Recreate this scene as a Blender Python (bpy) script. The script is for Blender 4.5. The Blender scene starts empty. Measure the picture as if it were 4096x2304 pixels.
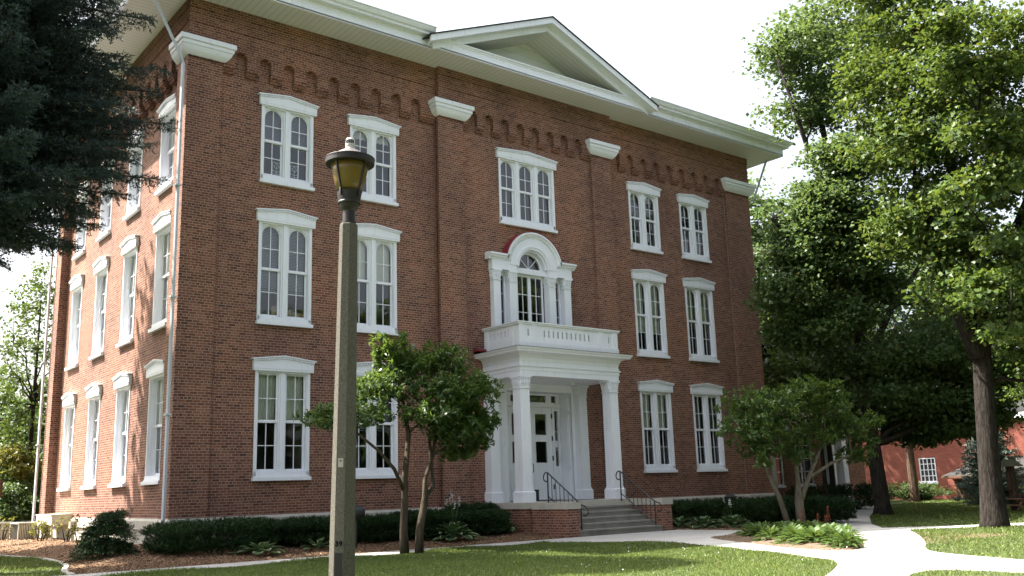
import bpy, bmesh, math, random
import numpy as np
from mathutils import Vector, Matrix
from mathutils.geometry import tessellate_polygon

random.seed(7)
RNG = np.random.default_rng(7)
SC = bpy.context.scene
COL = SC.collection
R = math.radians

# ------------------------------------------------------------------ camera
cam_d = bpy.data.cameras.new('camera')
cam = bpy.data.objects.new('camera', cam_d)
COL.objects.link(cam)
cam_d.sensor_width = 36.0
cam_d.lens = 36.0 * 3800.4929 / 4096
cam_d.clip_end = 2000
CAM = Vector((-9.24417, -25.90372, 0.97415))
YAW, PIT, ROL = -0.6709, 0.2092, -0.0321
_r = Vector((math.cos(YAW), math.sin(YAW), 0))
_f = Vector((-math.sin(YAW), math.cos(YAW), 0))
_u = Vector((0, 0, 1))
_f2 = _f * math.cos(PIT) + _u * math.sin(PIT)
_u2 = -_f * math.sin(PIT) + _u * math.cos(PIT)
_r3 = _r * math.cos(ROL) + _u2 * math.sin(ROL)
_u3 = -_r * math.sin(ROL) + _u2 * math.cos(ROL)
cam.matrix_world = Matrix(((_r3.x, _u3.x, -_f2.x, CAM.x), (_r3.y, _u3.y, -_f2.y, CAM.y),
                           (_r3.z, _u3.z, -_f2.z, CAM.z), (0, 0, 0, 1)))
SC.camera = cam

# ------------------------------------------------------------------ light
SUN_EL, SUN_AZ = R(54.5), R(130.0)          # azimuth counter-clockwise from +x
SUN_STRENGTH, SKY_STRENGTH, EXPOSURE = 5.0, 0.105, 2.25
sd = Vector((math.cos(SUN_EL) * math.cos(SUN_AZ), math.cos(SUN_EL) * math.sin(SUN_AZ), math.sin(SUN_EL)))
sl = bpy.data.lights.new('sun', 'SUN')
sl.energy = SUN_STRENGTH
sl.angle = R(0.53)
sl.color = (1.0, 0.94, 0.84)
so = bpy.data.objects.new('sun', sl)
so.rotation_euler = sd.to_track_quat('Z', 'Y').to_euler()
COL.objects.link(so)

w = bpy.data.worlds.new('World')
SC.world = w
w.use_nodes = True
nt = w.node_tree
nt.nodes.clear()
wo = nt.nodes.new('ShaderNodeOutputWorld')
bg = nt.nodes.new('ShaderNodeBackground')
sky = nt.nodes.new('ShaderNodeTexSky')
sky.sky_type = 'NISHITA'
sky.sun_disc = False
sky.sun_elevation = SUN_EL
sky.sun_rotation = math.atan2(sd.x, sd.y)
sky.air_density = 1.0
sky.dust_density = 8.0
sky.ozone_density = 1.0
hs = nt.nodes.new('ShaderNodeHueSaturation')       # humid summer haze: a pale, nearly white sky
hs.inputs['Saturation'].default_value = 0.50
hs.inputs['Value'].default_value = 1.0
bg.inputs['Strength'].default_value = SKY_STRENGTH
nt.links.new(sky.outputs[0], hs.inputs['Color'])
nt.links.new(hs.outputs[0], bg.inputs['Color'])
nt.links.new(bg.outputs[0], wo.inputs[0])

SC.view_settings.view_transform = 'Standard'
SC.view_settings.look = 'None'
SC.view_settings.exposure = EXPOSURE
SC.view_settings.gamma = 1.0
SC.render.engine = 'CYCLES'
SC.cycles.max_bounces = 6
SC.cycles.transparent_max_bounces = 12
SC.cycles.use_denoising = True

# ------------------------------------------------------------------ helpers
def tag(o, label=None, cat=None, group=None, kind=None):
    if label: o['label'] = label
    if cat: o['category'] = cat
    if group: o['group'] = group
    if kind: o['kind'] = kind
    return o

def empty(name, loc, label=None, cat=None, group=None, rz=0.0):
    o = bpy.data.objects.new(name, None)
    o.location = loc
    o.rotation_euler = (0, 0, rz)
    o.empty_display_size = 0.3
    COL.objects.link(o)
    return tag(o, label, cat, group)

def copy_tree(o, parent=None):
    c = o.copy()
    COL.objects.link(c)
    if parent is not None:
        c.parent = parent
    for ch in o.children:
        copy_tree(ch, c)
    return c

class MB:
    """collects faces, then links them as ONE mesh object"""
    def __init__(self):
        self.v = []; self.f = []; self.m = []; self.cur = 0
    def add(self, verts, faces):
        b = len(self.v)
        self.v.extend([tuple(p) for p in verts])
        for f in faces:
            self.f.append(tuple(i + b for i in f)); self.m.append(self.cur)
    def box(self, x0, x1, y0, y1, z0, z1):
        v = [(x0, y0, z0), (x1, y0, z0), (x1, y1, z0), (x0, y1, z0), (x0, y0, z1), (x1, y0, z1), (x1, y1, z1), (x0, y1, z1)]
        self.add(v, [(0, 3, 2, 1), (4, 5, 6, 7), (0, 1, 5, 4), (1, 2, 6, 5), (2, 3, 7, 6), (3, 0, 4, 7)])
    def frus(self, a, b, za, zb):
        """a, b = (x0,x1,y0,y1) lower and upper rectangle"""
        v = [(a[0], a[2], za), (a[1], a[2], za), (a[1], a[3], za), (a[0], a[3], za),
             (b[0], b[2], zb), (b[1], b[2], zb), (b[1], b[3], zb), (b[0], b[3], zb)]
        self.add(v, [(0, 3, 2, 1), (4, 5, 6, 7), (0, 1, 5, 4), (1, 2, 6, 5), (2, 3, 7, 6), (3, 0, 4, 7)])
    def extrude(self, loops, d0, d1, T):
        """2D loops (outer + holes) -> slab between depths d0 and d1; T(a, b, d) gives the point"""
        tri = tessellate_polygon([[Vector((p[0], p[1], 0)) for p in L] for L in loops])
        flat = [p for L in loops for p in L]
        n = len(flat)
        v = [T(p[0], p[1], d0) for p in flat] + [T(p[0], p[1], d1) for p in flat]
        f = []
        for t in tri:
            f.append((t[0], t[1], t[2])); f.append((t[2] + n, t[1] + n, t[0] + n))
        s = 0
        for L in loops:
            k = len(L)
            for i in range(k):
                a, b = s + i, s + (i + 1) % k
                f.append((a, b, b + n, a + n))
            s += k
        self.add(v, f)
    def flat(self, loops, T):
        tri = tessellate_polygon([[Vector((p[0], p[1], 0)) for p in L] for L in loops])
        self.add([T(p[0], p[1]) for L in loops for p in L], [tuple(t) for t in tri])
    def tube(self, pts, rad, n=8, caps=True):
        pts = [Vector(p) for p in pts]
        if not hasattr(rad, '__len__'): rad = [rad] * len(pts)
        b = len(self.v)
        up = Vector((0.13, 0.29, 0.95)).normalized()
        for i, p in enumerate(pts):
            t = (pts[min(i + 1, len(pts) - 1)] - pts[max(i - 1, 0)])
            t = t.normalized() if t.length > 1e-9 else Vector((0, 0, 1))
            a = t.cross(up)
            if a.length < 0.05: a = t.cross(Vector((1, 0, 0)))
            a.normalize(); c = t.cross(a)
            for k in range(n):
                an = 2 * math.pi * k / n
                self.v.append(tuple(p + (a * math.cos(an) + c * math.sin(an)) * rad[i]))
        for i in range(len(pts) - 1):
            for k in range(n):
                k2 = (k + 1) % n
                self.f.append((b + i * n + k, b + i * n + k2, b + (i + 1) * n + k2, b + (i + 1) * n + k)); self.m.append(self.cur)
        if caps:
            self.f.append(tuple(b + k for k in range(n))); self.m.append(self.cur)
            self.f.append(tuple(b + (len(pts) - 1) * n + k for k in reversed(range(n)))); self.m.append(self.cur)
    def lathe(self, prof, n=24, c=(0, 0, 0), rot=0.0):
        b = len(self.v)
        for r_, z in prof:
            for k in range(n):
                an = 2 * math.pi * k / n + rot
                self.v.append((c[0] + r_ * math.cos(an), c[1] + r_ * math.sin(an), c[2] + z))
        for i in range(len(prof) - 1):
            for k in range(n):
                k2 = (k + 1) % n
                self.f.append((b + i * n + k, b + i * n + k2, b + (i + 1) * n + k2, b + (i + 1) * n + k)); self.m.append(self.cur)
        self.f.append(tuple(b + k for k in reversed(range(n)))); self.m.append(self.cur)
        self.f.append(tuple(b + (len(prof) - 1) * n + k for k in range(n))); self.m.append(self.cur)
    def sweep(self, prof, path, closed=False):
        """profile (out, z) mitred along a horizontal path; out is to the RIGHT of the walking direction"""
        P = [Vector((p[0], p[1])) for p in path]; n = len(P); rings = []
        for i in range(n):
            d0 = (P[i] - P[i - 1]).normalized() if (i > 0 or closed) else None
            d1 = (P[(i + 1) % n] - P[i]).normalized() if (i < n - 1 or closed) else None
            if d0 is None: d0 = d1
            if d1 is None: d1 = d0
            n0 = Vector((d0.y, -d0.x)); n1 = Vector((d1.y, -d1.x))
            m = (n0 + n1); m = m / max(m.dot(n0), 1e-6)
            rings.append([(P[i].x + m.x * o, P[i].y + m.y * o, z) for o, z in prof])
        k = len(prof); b = len(self.v)
        for r_ in rings: self.v.extend(r_)
        for i in range(n if closed else n - 1):
            j = (i + 1) % n
            for a in range(k):
                a2 = (a + 1) % k
                self.f.append((b + i * k + a, b + i * k + a2, b + j * k + a2, b + j * k + a)); self.m.append(self.cur)
        if not closed:
            self.f.append(tuple(b + a for a in range(k))); self.m.append(self.cur)
            self.f.append(tuple(b + (n - 1) * k + a for a in reversed(range(k)))); self.m.append(self.cur)
    def build(self, name, mats, parent=None, off=None, smooth=False, fix=True):
        me = bpy.data.meshes.new(name)
        me.from_pydata(self.v, [], self.f)
        if not isinstance(mats, (list, tuple)): mats = [mats]
        for m in mats: me.materials.append(m)
        me.polygons.foreach_set('material_index', self.m)
        if fix:
            bm = bmesh.new(); bm.from_mesh(me)
            bmesh.ops.recalc_face_normals(bm, faces=bm.faces)
            bm.to_mesh(me); bm.free()
        if smooth:
            me.polygons.foreach_set('use_smooth', [True] * len(me.polygons))
        me.update()
        o = bpy.data.objects.new(name, me)
        COL.objects.link(o)
        if parent is not None:
            o.parent = parent
            if off is not None: o.location = off
        return o

def fast_mesh(name, V, F, mat, parent=None, off=None, smooth=False):
    """V: n x 3, F: m x k (all faces with k corners)"""
    V = np.asarray(V, np.float32); F = np.asarray(F, np.int32)
    m, k = F.shape
    me = bpy.data.meshes.new(name)
    me.vertices.add(len(V)); me.vertices.foreach_set('co', V.ravel())
    me.loops.add(m * k); me.loops.foreach_set('vertex_index', F.ravel())
    me.polygons.add(m)
    me.polygons.foreach_set('loop_start', np.arange(0, m * k, k, dtype=np.int32))
    me.polygons.foreach_set('loop_total', np.full(m, k, np.int32))
    if smooth: me.polygons.foreach_set('use_smooth', np.ones(m, bool))
    me.materials.append(mat)
    me.update(calc_edges=True); me.validate()
    o = bpy.data.objects.new(name, me)
    COL.objects.link(o)
    if parent is not None:
        o.parent = parent
        if off is not None: o.location = off
    return o

def unit(v):
    return v / np.maximum(np.linalg.norm(v, axis=-1, keepdims=True), 1e-9)

def leaf_cards(P, D, N, L, W, fold=0.18, droop=0.0, kite=0.45):
    """P base points, D directions, N normals, L lengths, W widths -> folded kites as two tris per side (quads x1)"""
    D = unit(D); S = unit(np.cross(D, N)); N = np.cross(S, D)
    L = np.asarray(L).reshape(-1, 1); W = np.asarray(W).reshape(-1, 1)
    mid = P + D * L * kite + N * (L * 0.04)
    a = P; b = mid + S * W * 0.5 + N * W * fold; c = P + D * L - N * L * droop; d = mid - S * W * 0.5 + N * W * fold
    V = np.stack([a, b, c, d], 1).reshape(-1, 3)
    n = len(P)
    F = np.arange(n * 4).reshape(n, 4)
    return V, F

def rand_unit(n):
    return unit(RNG.normal(size=(n, 3)))

# ------------------------------------------------------------------ materials
class NT:
    def __init__(self, name):
        self.mat = bpy.data.materials.new(name); self.mat.use_nodes = True
        self.t = self.mat.node_tree; self.t.nodes.clear()
        self.out = self.t.nodes.new('ShaderNodeOutputMaterial')
    def n(self, kind, **kw):
        nd = self.t.nodes.new('ShaderNode' + kind)
        for k, v in kw.items():
            if k in nd.inputs.keys(): nd.inputs[k].default_value = v
            else: setattr(nd, k, v)
        return nd
    def l(self, a, b): self.t.links.new(a, b)
    def math(self, op, a, b=None, clamp=False):
        nd = self.n('Math', operation=op, use_clamp=clamp)
        for i, x in enumerate((a, b)):
            if x is None: continue
            if hasattr(x, 'links'): self.l(x, nd.inputs[i])
            else: nd.inputs[i].default_value = x
        return nd.outputs[0]
    def mix(self, fac, a, b, mode='MIX'):
        nd = self.n('MixRGB', blend_type=mode)
        for i, x in enumerate((fac, a, b)):
            if hasattr(x, 'links'): self.l(x, nd.inputs[i])
            else: nd.inputs[i].default_value = x if i == 0 else (*x[:3], 1)
        return nd.outputs[0]
    def ramp(self, fac, stops):
        nd = self.n('ValToRGB'); cr = nd.color_ramp
        while len(cr.elements) < len(stops): cr.elements.new(0.5)
        for e, (p, c) in zip(cr.elements, stops): e.position = p; e.color = (*c[:3], 1)
        self.l(fac, nd.inputs[0]); return nd.outputs[0]
    def noise(self, scale, detail=3, vec=None, rough=0.55):
        nd = self.n('TexNoise', Scale=scale, Detail=detail, Roughness=rough)
        if vec is None: vec = self.obj()
        self.l(vec, nd.inputs['Vector']); return nd.outputs['Fac']
    def obj(self):
        if not hasattr(self, '_o'): self._o = self.n('TexCoord').outputs['Object']
        return self._o
    def bump(self, h, strength, dist=0.01):
        nd = self.n('Bump', Strength=strength, Distance=dist); self.l(h, nd.inputs['Height']); return nd.outputs[0]
    def bsdf(self, col, rough=0.6, spec=0.3, bump=None, metal=0.0):
        p = self.n('BsdfPrincipled', Roughness=0.5)
        p.inputs['Specular IOR Level'].default_value = spec; p.inputs['Metallic'].default_value = metal
        if hasattr(col, 'links'): self.l(col, p.inputs['Base Color'])
        else: p.inputs['Base Color'].default_value = (*col[:3], 1)
        if hasattr(rough, 'links'): self.l(rough, p.inputs['Roughness'])
        else: p.inputs['Roughness'].default_value = rough
        if bump is not None: self.l(bump, p.inputs['Normal'])
        return p.outputs[0]
    def done(self, sh): self.l(sh, self.out.inputs[0]); return self.mat

def plain(name, col, rough=0.6, spec=0.3, var=0.12, scale=6.0, bump=0.0, metal=0.0, bscale=60):
    t = NT(name)
    a = tuple(c * (1 - var) for c in col); b = tuple(min(1, c * (1 + var)) for c in col)
    c = t.mix(t.noise(scale, 4), a, b)
    bp = t.bump(t.noise(bscale, 3), bump, 0.004) if bump else None
    return t.done(t.bsdf(c, rough, spec, bp, metal))

def wall_uv(t):
    g = t.n('NewGeometry'); sx = t.n('SeparateXYZ'); t.l(g.outputs['True Normal'], sx.inputs[0])
    so_ = t.n('SeparateXYZ'); t.l(t.obj(), so_.inputs[0])
    fac = t.math('GREATER_THAN', t.math('ABSOLUTE', sx.outputs[0]), 0.5)
    u = t.math('ADD', t.math('MULTIPLY', so_.outputs[0], t.math('SUBTRACT', 1.0, fac)), t.math('MULTIPLY', so_.outputs[1], fac))
    cb = t.n('CombineXYZ'); t.l(u, cb.inputs[0]); t.l(so_.outputs[2], cb.inputs[1])
    return cb.outputs[0], so_

def brick_mat(name, stops, mortar, bw=0.215, rh=0.0762, ms=0.0065, headers=True, weather=0.35):
    t = NT(name)
    uv, so_ = wall_uv(t)
    nz = t.n('TexNoise', Scale=9.0, Detail=2.0); t.l(uv, nz.inputs['Vector'])
    wob = t.n('VectorMath', operation='MULTIPLY_ADD')
    t.l(nz.outputs['Color'], wob.inputs[0]); wob.inputs[1].default_value = (0.010, 0.010, 0); t.l(uv, wob.inputs[2])
    b = t.n('TexBrick', offset=0.5, offset_frequency=2, squash=0.5 if headers else 1.0, squash_frequency=6)
    b.inputs['Scale'].default_value = 1.0; b.inputs['Brick Width'].default_value = bw; b.inputs['Row Height'].default_value = rh
    b.inputs['Mortar Size'].default_value = ms; b.inputs['Mortar Smooth'].default_value = 0.25; b.inputs['Bias'].default_value = 0.0
    b.inputs['Color1'].default_value = (0, 0, 0, 1); b.inputs['Color2'].default_value = (1, 1, 1, 1); b.inputs['Mortar'].default_value = (0.5, 0.5, 0.5, 1)
    t.l(wob.outputs[0], b.inputs['Vector'])
    tone = t.ramp(b.outputs['Color'], stops)
    grain = t.noise(45, 4, uv)
    tone = t.mix(0.5, tone, t.ramp(grain, [(0.3, (0.78, 0.78, 0.78)), (0.7, (1.16, 1.15, 1.14))]), 'MULTIPLY')
    mort = t.mix(t.noise(4.0, 4, uv), tuple(c * 0.72 for c in mortar), tuple(c * 1.15 for c in mortar))
    c = t.mix(b.outputs['Fac'], tone, mort)
    mp = t.n('Mapping'); mp.inputs['Scale'].default_value = (1.0, 0.45, 1); t.l(uv, mp.inputs[0])
    st = t.noise(0.5, 6, mp.outputs[0], 0.62)
    c = t.mix(weather, c, t.ramp(st, [(0.34, (0.60, 0.60, 0.64)), (0.48, (0.95, 0.96, 0.98)), (0.66, (1.25, 1.14, 1.0))]), 'MULTIPLY')
    h = t.math('SUBTRACT', t.math('MULTIPLY', grain, 0.35), b.outputs['Fac'])
    return t.done(t.bsdf(c, 0.85, 0.2, t.bump(h, 0.8, 0.008)))

BR = [(0.0, (0.085, 0.040, 0.034)), (0.08, (0.125, 0.050, 0.038)), (0.25, (0.155, 0.063, 0.045)), (0.6, (0.190, 0.078, 0.053)), (0.88, (0.225, 0.098, 0.066)), (1.0, (0.26, 0.125, 0.085))]
M = {}
M['brick'] = brick_mat('red_brick', BR, (0.40, 0.30, 0.235), ms=0.008, weather=0.6)
M['pipe'] = plain('grey_painted_pipe', (0.50, 0.53, 0.58), 0.5, 0.35, 0.06, 3)
M['brick_orange'] = brick_mat('orange_brick', [(0, (0.155, 0.046, 0.034)), (0.5, (0.19, 0.056, 0.040)), (1, (0.225, 0.072, 0.05))], (0.24, 0.13, 0.10), headers=False, weather=0.15)
def weathered_paint():
    t = NT('white_paint')
    mp = t.n('Mapping'); mp.inputs['Scale'].default_value = (1, 1, 0.16); t.l(t.obj(), mp.inputs[0])
    c = t.mix(t.noise(1.7, 4), (0.75, 0.77, 0.83), (0.80, 0.82, 0.88))
    c = t.mix(0.8, c, t.ramp(t.noise(9.0, 5, mp.outputs[0], 0.65), [(0.30, (0.85, 0.84, 0.82)), (0.45, (1, 1, 1))]), 'MULTIPLY')
    return t.done(t.bsdf(c, 0.48, 0.35, t.bump(t.noise(40, 3), 0.12, 0.004)))
M['white'] = weathered_paint()
M['cream'] = plain('cream_vinyl', (0.74, 0.73, 0.66), 0.5, 0.35, 0.05, 2.0)
M['limestone'] = plain('limestone', (0.43, 0.41, 0.36), 0.85, 0.2, 0.3, 3.0, 0.5, bscale=30)
M['dark_metal'] = plain('dark_bronze_metal', (0.014, 0.012, 0.012), 0.5, 0.35, 0.15, 8)
M['black_iron'] = plain('black_iron', (0.022, 0.024, 0.026), 0.4, 0.5, 0.2, 10)
M['shingle'] = plain('dark_shingles', (0.04, 0.038, 0.037), 0.9, 0.2, 0.35, 14, 0.8, bscale=25)
M['red_roof'] = plain('dark_red_roofing', (0.22, 0.028, 0.035), 0.5, 0.35, 0.15, 6)
M['interior'] = plain('interior_plaster', (0.30, 0.29, 0.27), 0.9, 0.1, 0.1, 2)
M['tan_card'] = plain('tan_cardboard', (0.45, 0.33, 0.2), 0.9, 0.1)
M['fabric'] = plain('pale_shade_fabric', (0.80, 0.80, 0.74), 0.9, 0.1, 0.06, 5)
M['blind'] = plain('grey_blind_slats', (0.42, 0.44, 0.48), 0.6, 0.3, 0.05)
M['concrete_post'] = plain('exposed_aggregate_concrete', (0.088, 0.083, 0.070), 0.95, 0.1, 0.75, 48, 0.9, bscale=90)
M['ac'] = plain('beige_painted_steel', (0.50, 0.48, 0.40), 0.5, 0.3, 0.06)
M['matte_black'] = plain('matte_black_paint', (0.006, 0.006, 0.006), 0.95, 0.05)
M['wood'] = plain('weathered_wood', (0.13, 0.075, 0.045), 0.85, 0.15, 0.4, 9, 0.4)

def concrete_path():
    t = NT('pale_concrete')
    c = t.mix(t.noise(0.8, 6), (0.30, 0.30, 0.285), (0.47, 0.46, 0.435))
    c = t.mix(0.6, c, t.ramp(t.noise(60, 3), [(0.3, (0.82, 0.82, 0.82)), (0.7, (1.1, 1.1, 1.1))]), 'MULTIPLY')
    return t.done(t.bsdf(c, 0.9, 0.2, t.bump(t.noise(180, 2), 0.35, 0.004)))
M['path'] = concrete_path()

def old_concrete():
    t = NT('old_step_concrete')
    c = t.mix(t.noise(2.5, 6), (0.14, 0.132, 0.115), (0.36, 0.345, 0.31))
    return t.done(t.bsdf(c, 0.9, 0.15, t.bump(t.noise(60, 4), 0.6, 0.006)))
M['step'] = old_concrete()

def lap_lines(name, col, axis, pitch, dark=0.55, wd=0.10):
    """painted boards or panels with shallow grooves every pitch metres along one axis"""
    t = NT(name)
    sx = t.n('SeparateXYZ'); t.l(t.obj(), sx.inputs[0])
    fr = t.math('FRACT', t.math('DIVIDE', sx.outputs[axis], pitch))
    g = t.math('LESS_THAN', fr, wd)
    c = t.mix(t.noise(0.9, 4), tuple(x * 0.93 for x in col), tuple(x * 1.05 for x in col))
    c = t.mix(g, c, t.mix(1.0, c, (dark, dark, dark), 'MULTIPLY'))
    return t.done(t.bsdf(c, 0.55, 0.3, t.bump(t.math('SUBTRACT', 1.0, g), 0.5, 0.006)))
M['soffit_front'] = lap_lines('soffit_panels_front', (0.72, 0.72, 0.70), 0, 0.20, 0.72, 0.12)
M['soffit_side'] = lap_lines('soffit_panels_side', (0.72, 0.72, 0.70), 1, 0.20, 0.72, 0.12)
M['siding'] = lap_lines('lap_siding', (0.84, 0.85, 0.86), 2, 0.32, 0.6, 0.04)

def glass():
    t = NT('window_glass')
    fr = t.n('Fresnel', IOR=1.52)
    k = t.math('MINIMUM', t.math('MULTIPLY', fr.outputs[0], 1.6), 1.0)
    nz = t.bump(t.noise(1.3, 2), 0.06, 0.05)
    tr = t.n('BsdfTransparent', Color=(0.90, 0.93, 0.92, 1))
    gl = t.n('BsdfGlossy', Roughness=0.015, Color=(1, 1, 1, 1)); t.l(nz, gl.inputs['Normal'])
    mx = t.n('MixShader'); t.l(k, mx.inputs[0]); t.l(tr.outputs[0], mx.inputs[1]); t.l(gl.outputs[0], mx.inputs[2])
    return t.done(mx.outputs[0])
M['glass'] = glass()

def amber():
    t = NT('amber_lens')
    c = t.mix(t.noise(4, 3), (0.15, 0.098, 0.020), (0.20, 0.135, 0.030))
    p = t.bsdf(c, 0.28, 0.5)
    tr = t.n('BsdfTranslucent'); tr.inputs[0].default_value = (0.22, 0.15, 0.04, 1)
    mx = t.n('MixShader', Fac=0.35); t.l(p, mx.inputs[1]); t.l(tr.outputs[0], mx.inputs[2])
    return t.done(mx.outputs[0])
M['amber'] = amber()

def leaf_mat(name, stops, trans=(0.25, 0.40, 0.03), tf=0.35, rough=0.5, spec=0.3):
    t = NT(name)
    g = t.n('NewGeometry')
    c = t.ramp(g.outputs['Random Per Island'], stops)
    cl = t.noise(0.45, 2)
    c = t.mix(0.45, c, t.ramp(cl, [(0.3, (0.72, 0.78, 0.8)), (0.7, (1.25, 1.2, 1.0))]), 'MULTIPLY')
    p = t.bsdf(c, rough, spec)
    tr = t.n('BsdfTranslucent'); t.l(t.mix(0.5, c, trans), tr.inputs[0])
    mx = t.n('MixShader', Fac=tf); t.l(p, mx.inputs[1]); t.l(tr.outputs[0], mx.inputs[2])
    return t.done(mx.outputs[0])
M['maple_leaf'] = leaf_mat('maple_leaves', [(0, (0.026, 0.055, 0.012)), (0.5, (0.043, 0.080, 0.016)), (0.96, (0.072, 0.108, 0.022)), (1, (0.15, 0.13, 0.03))], (0.16, 0.21, 0.025), 0.32, 0.5, 0.28)
M['shade_leaf'] = leaf_mat('shade_tree_leaves', [(0, (0.032, 0.066, 0.022)), (0.5, (0.054, 0.096, 0.032)), (0.97, (0.085, 0.125, 0.044)), (1, (0.17, 0.13, 0.03))], (0.17, 0.24, 0.05), 0.38, 0.48, 0.28)
M['light_leaf'] = leaf_mat('pale_green_leaves', [(0, (0.042, 0.080, 0.016)), (0.5, (0.065, 0.11, 0.022)), (1, (0.10, 0.14, 0.03))], (0.15, 0.20, 0.03), 0.32)
M['magnolia_leaf'] = leaf_mat('magnolia_leaves', [(0, (0.034, 0.076, 0.022)), (0.6, (0.060, 0.116, 0.028)), (1, (0.11, 0.165, 0.038))], (0.24, 0.34, 0.04), 0.32, 0.36, 0.42)
M['yew_leaf'] = leaf_mat('yew_needles', [(0, (0.014, 0.035, 0.012)), (0.6, (0.022, 0.052, 0.015)), (1, (0.035, 0.08, 0.02))], (0.06, 0.12, 0.02), 0.15, 0.5, 0.3)
M['spruce_leaf'] = leaf_mat('blue_spruce_needles', [(0, (0.016, 0.030, 0.028)), (0.6, (0.028, 0.050, 0.045)), (1, (0.060, 0.090, 0.085))], (0.03, 0.06, 0.04), 0.10, 0.55, 0.3)
M['pale_spruce_leaf'] = leaf_mat('pale_spruce_needles', [(0, (0.05, 0.085, 0.07)), (1, (0.14, 0.19, 0.16))], (0.1, 0.16, 0.1), 0.12, 0.55, 0.3)
M['hosta_leaf'] = leaf_mat('green_hosta_leaves', [(0, (0.030, 0.066, 0.016)), (0.6, (0.048, 0.090, 0.022)), (1, (0.085, 0.13, 0.032))], (0.17, 0.24, 0.035), 0.30, 0.5, 0.25)
M['hosta_var'] = leaf_mat('variegated_hosta_leaves', [(0, (0.035, 0.085, 0.04)), (0.75, (0.05, 0.11, 0.05)), (1, (0.16, 0.22, 0.12))], (0.15, 0.25, 0.05), 0.25, 0.4, 0.4)
M['hosta_edge'] = leaf_mat('hosta_leaf_margins', [(0, (0.20, 0.27, 0.14)), (1, (0.33, 0.38, 0.22))], (0.3, 0.35, 0.15), 0.25, 0.4, 0.4)
M['gold_leaf'] = leaf_mat('yellow_green_leaves', [(0, (0.065, 0.08, 0.015)), (0.6, (0.12, 0.125, 0.02)), (1, (0.20, 0.15, 0.03))], (0.34, 0.34, 0.04), 0.35)
M['red_flower'] = leaf_mat('red_flower_plumes', [(0, (0.20, 0.03, 0.02)), (1, (0.34, 0.09, 0.05))], (0.3, 0.08, 0.05), 0.25)
M['white_flower'] = leaf_mat('white_flowers', [(0, (0.55, 0.52, 0.60)), (1, (0.75, 0.74, 0.78))], (0.6, 0.6, 0.6), 0.25)
M['grass'] = leaf_mat('grass_blades', [(0, (0.055, 0.092, 0.022)), (0.55, (0.098, 0.152, 0.036)), (0.93, (0.17, 0.215, 0.066)), (1, (0.30, 0.27, 0.14))], (0.28, 0.34, 0.08), 0.34, 0.55, 0.25)

def lawn_mat():
    t = NT('lawn_soil_and_grass')
    c = t.ramp(t.noise(2.2, 6), [(0.3, (0.045, 0.066, 0.024)), (0.55, (0.065, 0.084, 0.034)), (0.75, (0.11, 0.115, 0.052))])
    c = t.mix(0.6, c, t.ramp(t.noise(55, 3), [(0.3, (0.5, 0.5, 0.5)), (0.7, (1.4, 1.4, 1.3))]), 'MULTIPLY')
    return t.done(t.bsdf(c, 0.9, 0.15, t.bump(t.noise(90, 3), 0.8, 0.03)))
M['lawn'] = lawn_mat()

def mulch_mat():
    t = NT('wood_chip_mulch')
    v = t.n('TexVoronoi', Scale=26.0); t.l(t.obj(), v.inputs['Vector'])
    c = t.ramp(v.outputs['Color'], [(0.0, (0.07, 0.040, 0.024)), (0.5, (0.155, 0.095, 0.056)), (1.0, (0.27, 0.185, 0.12))])
    return t.done(t.bsdf(c, 0.95, 0.1, t.bump(v.outputs['Distance'], 0.9, 0.03)))
M['mulch'] = mulch_mat()
M['soil'] = plain('grey_brown_bed_soil', (0.12, 0.088, 0.062), 0.95, 0.1, 0.5, 30, 0.8)
def chip_mat():
    t = NT('wood_chips')
    g = t.n('NewGeometry')
    c = t.ramp(g.outputs['Random Per Island'], [(0.0, (0.08, 0.045, 0.028)), (0.5, (0.19, 0.115, 0.068)), (1.0, (0.36, 0.26, 0.18))])
    return t.done(t.bsdf(c, 0.9, 0.15))
M['chip'] = chip_mat()

def bark(name, c0, c1, s=7.0):
    t = NT(name)
    mp = t.n('Mapping'); mp.inputs['Scale'].default_value = (1, 1, 0.18); t.l(t.obj(), mp.inputs[0])
    n1 = t.noise(s * 2.2, 5, mp.outputs[0], 0.65)
    c = t.ramp(n1, [(0.35, c0), (0.65, c1)])
    return t.done(t.bsdf(c, 0.95, 0.1, t.bump(n1, 1.0, 0.05)))
M['bark'] = bark('grey_brown_bark', (0.010, 0.008, 0.007), (0.034, 0.029, 0.025))
M['bark_smooth'] = bark('smooth_olive_bark', (0.042, 0.034, 0.024), (0.09, 0.074, 0.052), 4)
M['bark_pale'] = bark('pale_grey_bark', (0.10, 0.088, 0.068), (0.19, 0.165, 0.125), 4)
M['bark_dark'] = bark('dark_bark', (0.016, 0.013, 0.011), (0.05, 0.043, 0.036))
M['bark_red'] = bark('red_brown_bark', (0.045, 0.027, 0.019), (0.12, 0.08, 0.058))
# ================================================================== THE SCHOOL BUILDING
BL = Vector((12.15, 7.0, -0.45))
school = empty('school_building', BL, 'three storey red brick hall with white arched windows and a pillared porch', 'building')
OFF = -BL
FR = lambda a, b, d: (a, d, b)          # facade: x, z, depth y
SI = lambda a, b, d: (d, a, b)          # side wall: y, z, depth x
PL = lambda a, b, d: (a, b, d)          # plan
def rect(x0, x1, z0, z1): return [(x0, z0), (x1, z0), (x1, z1), (x0, z1)]
def arc(cx, cz, r, a0, a1, n=14): return [(cx + r * math.cos(R(a0 + (a1 - a0) * i / n)), cz + r * math.sin(R(a0 + (a1 - a0) * i / n))) for i in range(n + 1)]

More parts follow.
